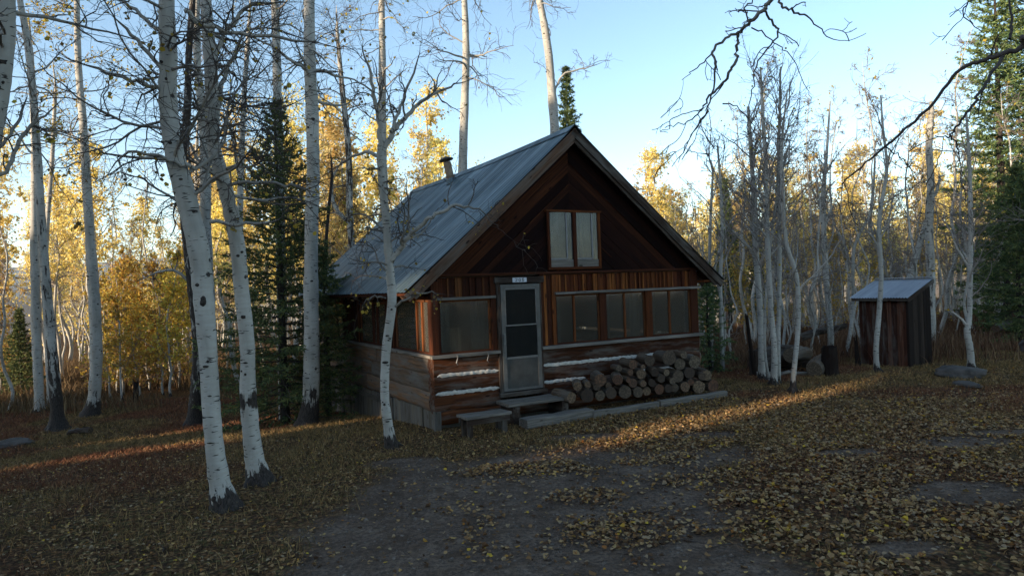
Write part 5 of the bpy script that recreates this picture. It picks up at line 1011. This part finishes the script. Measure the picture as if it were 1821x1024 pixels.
# ------------------------------------------------------------------ leaves, grass and brush on the ground
def fallen_leaves():
    r = np.random.RandomState(41); N = 330000; Y = np.sqrt(r.rand(N) * (19 ** 2 - 4.2 ** 2) + 4.2 ** 2); X = (r.rand(N) * 2 - 1) * (.80 * Y + 1.2)
    dm = dirtmask(X, Y); cl = clumps(X, Y); n1 = fbm(N1, X, Y, 1.1); n2 = fbm(N2, X, Y, .45)
    rightside = sstep(.2, 2.6, X + .0 * Y) * (1 - sstep(11, 15, Y)); grassy = sstep(.42, .62, n1)
    p = (1 - dm) * (.14 + 1.0 * rightside * sstep(.28, .5, n2 * .5 + n1 * .5) + .22 * grassy * sstep(.42, .6, n2)) * (1 - .55 * sstep(9, 16, Y)) + dm * (.05 + .26 * sstep(.48, .66, n2) * sstep(.38, .6, n1) + .80 * cl)
    a, d = w2cab(X, Y); p = np.where((a > -.1) & (a < 6.5) & (d > -.1) & (d < 9), 0, p); keep = r.rand(N) < np.clip(p, 0, 1) * .8
    X = X[keep]; Y = Y[keep]; n = len(X); Z = gz(X, Y) + .006 + .022 * r.rand(n) * (1 + .8 * (p[keep] > .5))
    sz = .038 * (1 - .28 * (1 - sstep(-2.5, .5, X)) * 1.0) * np.exp(r.randn(n) * .28).clip(.4, 1.7); th = r.rand(n) * 6.283; tl = nrm(np.stack([r.randn(n) * .28, r.randn(n) * .28, np.ones(n)], 1)); u = np.stack([np.cos(th), np.sin(th), np.zeros(n)], 1); u = nrm(u - (u * tl).sum(1)[:, None] * tl); v = np.cross(tl, u); C = np.stack([X, Y, Z], 1)
    fold = r.randn(n) * .55
    pr = np.array([(-.55, 0, 0), (-.25, -.46, 1), (.25, -.40, 1), (.62, 0, 0), (.25, .40, 1), (-.25, .46, 1)])
    V = C[:, None] + sz[:, None, None] * (pr[None, :, 0, None] * u[:, None] + pr[None, :, 1, None] * v[:, None] + (pr[None, :, 2] * fold[:, None] * .5)[..., None] * tl[:, None])
    mb = MB(); b = np.arange(n)[:, None] * 6; mb.add(V.reshape(-1, 3), q=np.concatenate([b + np.array([0, 1, 2, 3]), b + np.array([0, 3, 4, 5])]))
    tag(mb.build('fallen_leaves', M['litter']), 'tan and yellow aspen leaves scattered over the forest floor', 'leaves', kind='stuff'); print('leaves', n)
fallen_leaves()
def blades(name, label, N, Y0, Y1, spread, hmin, hmax, wd, mat, pfun, tint, seed, lean=.5, cat='grass'):
    r = np.random.RandomState(seed); Y = np.sqrt(r.rand(N) * (Y1 ** 2 - Y0 ** 2) + Y0 ** 2); X = (r.rand(N) * 2 - 1) * (spread * Y + 1); a, d = w2cab(X, Y); p = pfun(X, Y); p = np.where((a > -.05) & (a < 6.5) & (d > -.05) & (d < 9), 0, p); k = r.rand(N) < p; X = X[k]; Y = Y[k]; n = len(X)
    # small tufts
    X = X + r.randn(n) * .02; Z = gz(X, Y) - .01; h = hmin + (hmax - hmin) * r.rand(n) ** 1.5; th = r.rand(n) * 6.283; w_ = wd * (.6 + .8 * r.rand(n)) * np.clip(Y / 9, 1, 3); U = np.stack([np.cos(th), np.sin(th), np.zeros(n)], 1) * w_[:, None]; ln = np.stack([r.randn(n) * lean, r.randn(n) * lean, np.ones(n)], 1) * h[:, None]; B = np.stack([X, Y, Z], 1)
    M1 = B + ln * .55 * np.array([.6, .6, 1]); V = np.stack([B - U, B + U, M1 + U * .7, M1 - U * .7, B + ln], 1); b = np.arange(n)[:, None] * 5; mb = MB(); tt = np.repeat(tint(X, Y), 5)
    mb.add(V.reshape(-1, 3), q=b + np.array([0, 1, 2, 3]), t=b + np.array([3, 2, 4]), tint=tt); tag(mb.build(name, M[mat]), label, cat, kind='stuff'); print(name, n)
blades('low_grass', 'short grass and reddish ground plants between the leaves', 420000, 4.5, 24, .80, .03, .11, .0042, 'grass', lambda X, Y: (1 - dirtmask(X, Y)) * (.35 + .65 * sstep(.4, .6, fbm(N4, X, Y, .7))) * (1 - .75 * sstep(.5, 2.5, X) * (1 - sstep(7, 9.5, Y))), redmask, 51, .7)
blades('dry_brush', 'knee high brown grass and brush along the edge of the wood', 190000, 16.5, 46, .80, .25, .85, .005, 'brush',
       lambda X, Y: sstep(.38, .6, fbm(N1, X, Y, 2.0)) * np.where(X < -2, sstep(20.5, 24, Y) * (X < -2), sstep(18.2, 20.5, Y + .10 * (X - 6))) * (X > -100), lambda X, Y: sstep(0, 4, X) * (.3 + .7 * fbm(N2, X, Y, 1.2)), 52, .35, 'brush')

def crumbs():
    import bmesh
    r = np.random.RandomState(61); b = bmesh.new(); bmesh.ops.create_icosphere(b, subdivisions=1, radius=1); v = np.array([q.co[:] for q in b.verts]); t = np.array([[q.index for q in f.verts] for f in b.faces]); b.free()
    N = 26000; Y = np.sqrt(r.rand(N) * (11 ** 2 - 4.2 ** 2) + 4.2 ** 2); X = (r.rand(N) * 2 - 1) * (.8 * Y + 1); k = r.rand(N) < dirtmask(X, Y) * .8 + .05; X = X[k]; Y = Y[k]; n = len(X); sz = .006 * np.exp(r.randn(n) * .55).clip(.3, 4)
    V = v[None] * (1 + .25 * r.randn(n, 12, 1)) * (sz[:, None, None] * (.7 + .6 * r.rand(n, 1, 3))); V[..., 2] *= .7; V += np.stack([X, Y, gz(X, Y) + sz * .2], 1)[:, None]; m = MB(); m.add(V.reshape(-1, 3), t=(np.arange(n)[:, None, None] * 12 + t[None]).reshape(-1, 3)); tag(m.build('soil_crumbs', M['crumb']), 'small pebbles and crumbs of soil on the bare ground', 'pebbles', kind='stuff')
    n = 420; Y = np.sqrt(r.rand(n) * (17 ** 2 - 4.5 ** 2) + 4.5 ** 2); X = (r.rand(n) * 2 - 1) * (.8 * Y + 1); S = np.stack([X, Y, gz(X, Y) + .02], 1); th = r.rand(n) * 6.28; P, Rr = grow(r, S, np.stack([np.cos(th), np.sin(th), np.zeros(n)], 1), .12 + .5 * r.rand(n) ** 2, .002 + .004 * r.rand(n), .0012, 5, .18, 0); P[..., 2] = gz(P[..., 0], P[..., 1]) + .012 + .012 * r.rand(n, 6)
    m = MB(); m.tubes(P, Rr, 4); tag(m.build('fallen_twigs', M['twig']), 'thin broken twigs lying among the fallen leaves', 'twigs', kind='stuff')
crumbs()
# haze in the air between the camera and the far hills
def haze():
    b = MB(); x0, x1, y0, y1, z0, z1 = -5600, 5600, -5600, 5600, -70, 285; V = [(x0, y0, z0), (x1, y0, z0), (x1, y1, z0), (x0, y1, z0), (x0, y0, z1), (x1, y0, z1), (x1, y1, z1), (x0, y1, z1)]
    b.add(V, q=[(3, 2, 1, 0), (4, 5, 6, 7), (0, 1, 5, 4), (1, 2, 6, 5), (2, 3, 7, 6), (3, 0, 4, 7)]); m = bpy.data.materials.new('haze_air'); m.use_nodes = True; t = m.node_tree; t.nodes.clear(); o = t.nodes.new('ShaderNodeOutputMaterial'); v = t.nodes.new('ShaderNodeVolumePrincipled'); v.inputs['Color'].default_value = (.75, .86, 1, 1); v.inputs['Density'].default_value = .00011; v.inputs['Anisotropy'].default_value = .2; t.links.new(v.outputs[0], o.inputs['Volume'])
    tag(b.build('haze', m), 'thin blue haze in the air', 'haze', kind='stuff')
HAZE = True
if HAZE: haze()
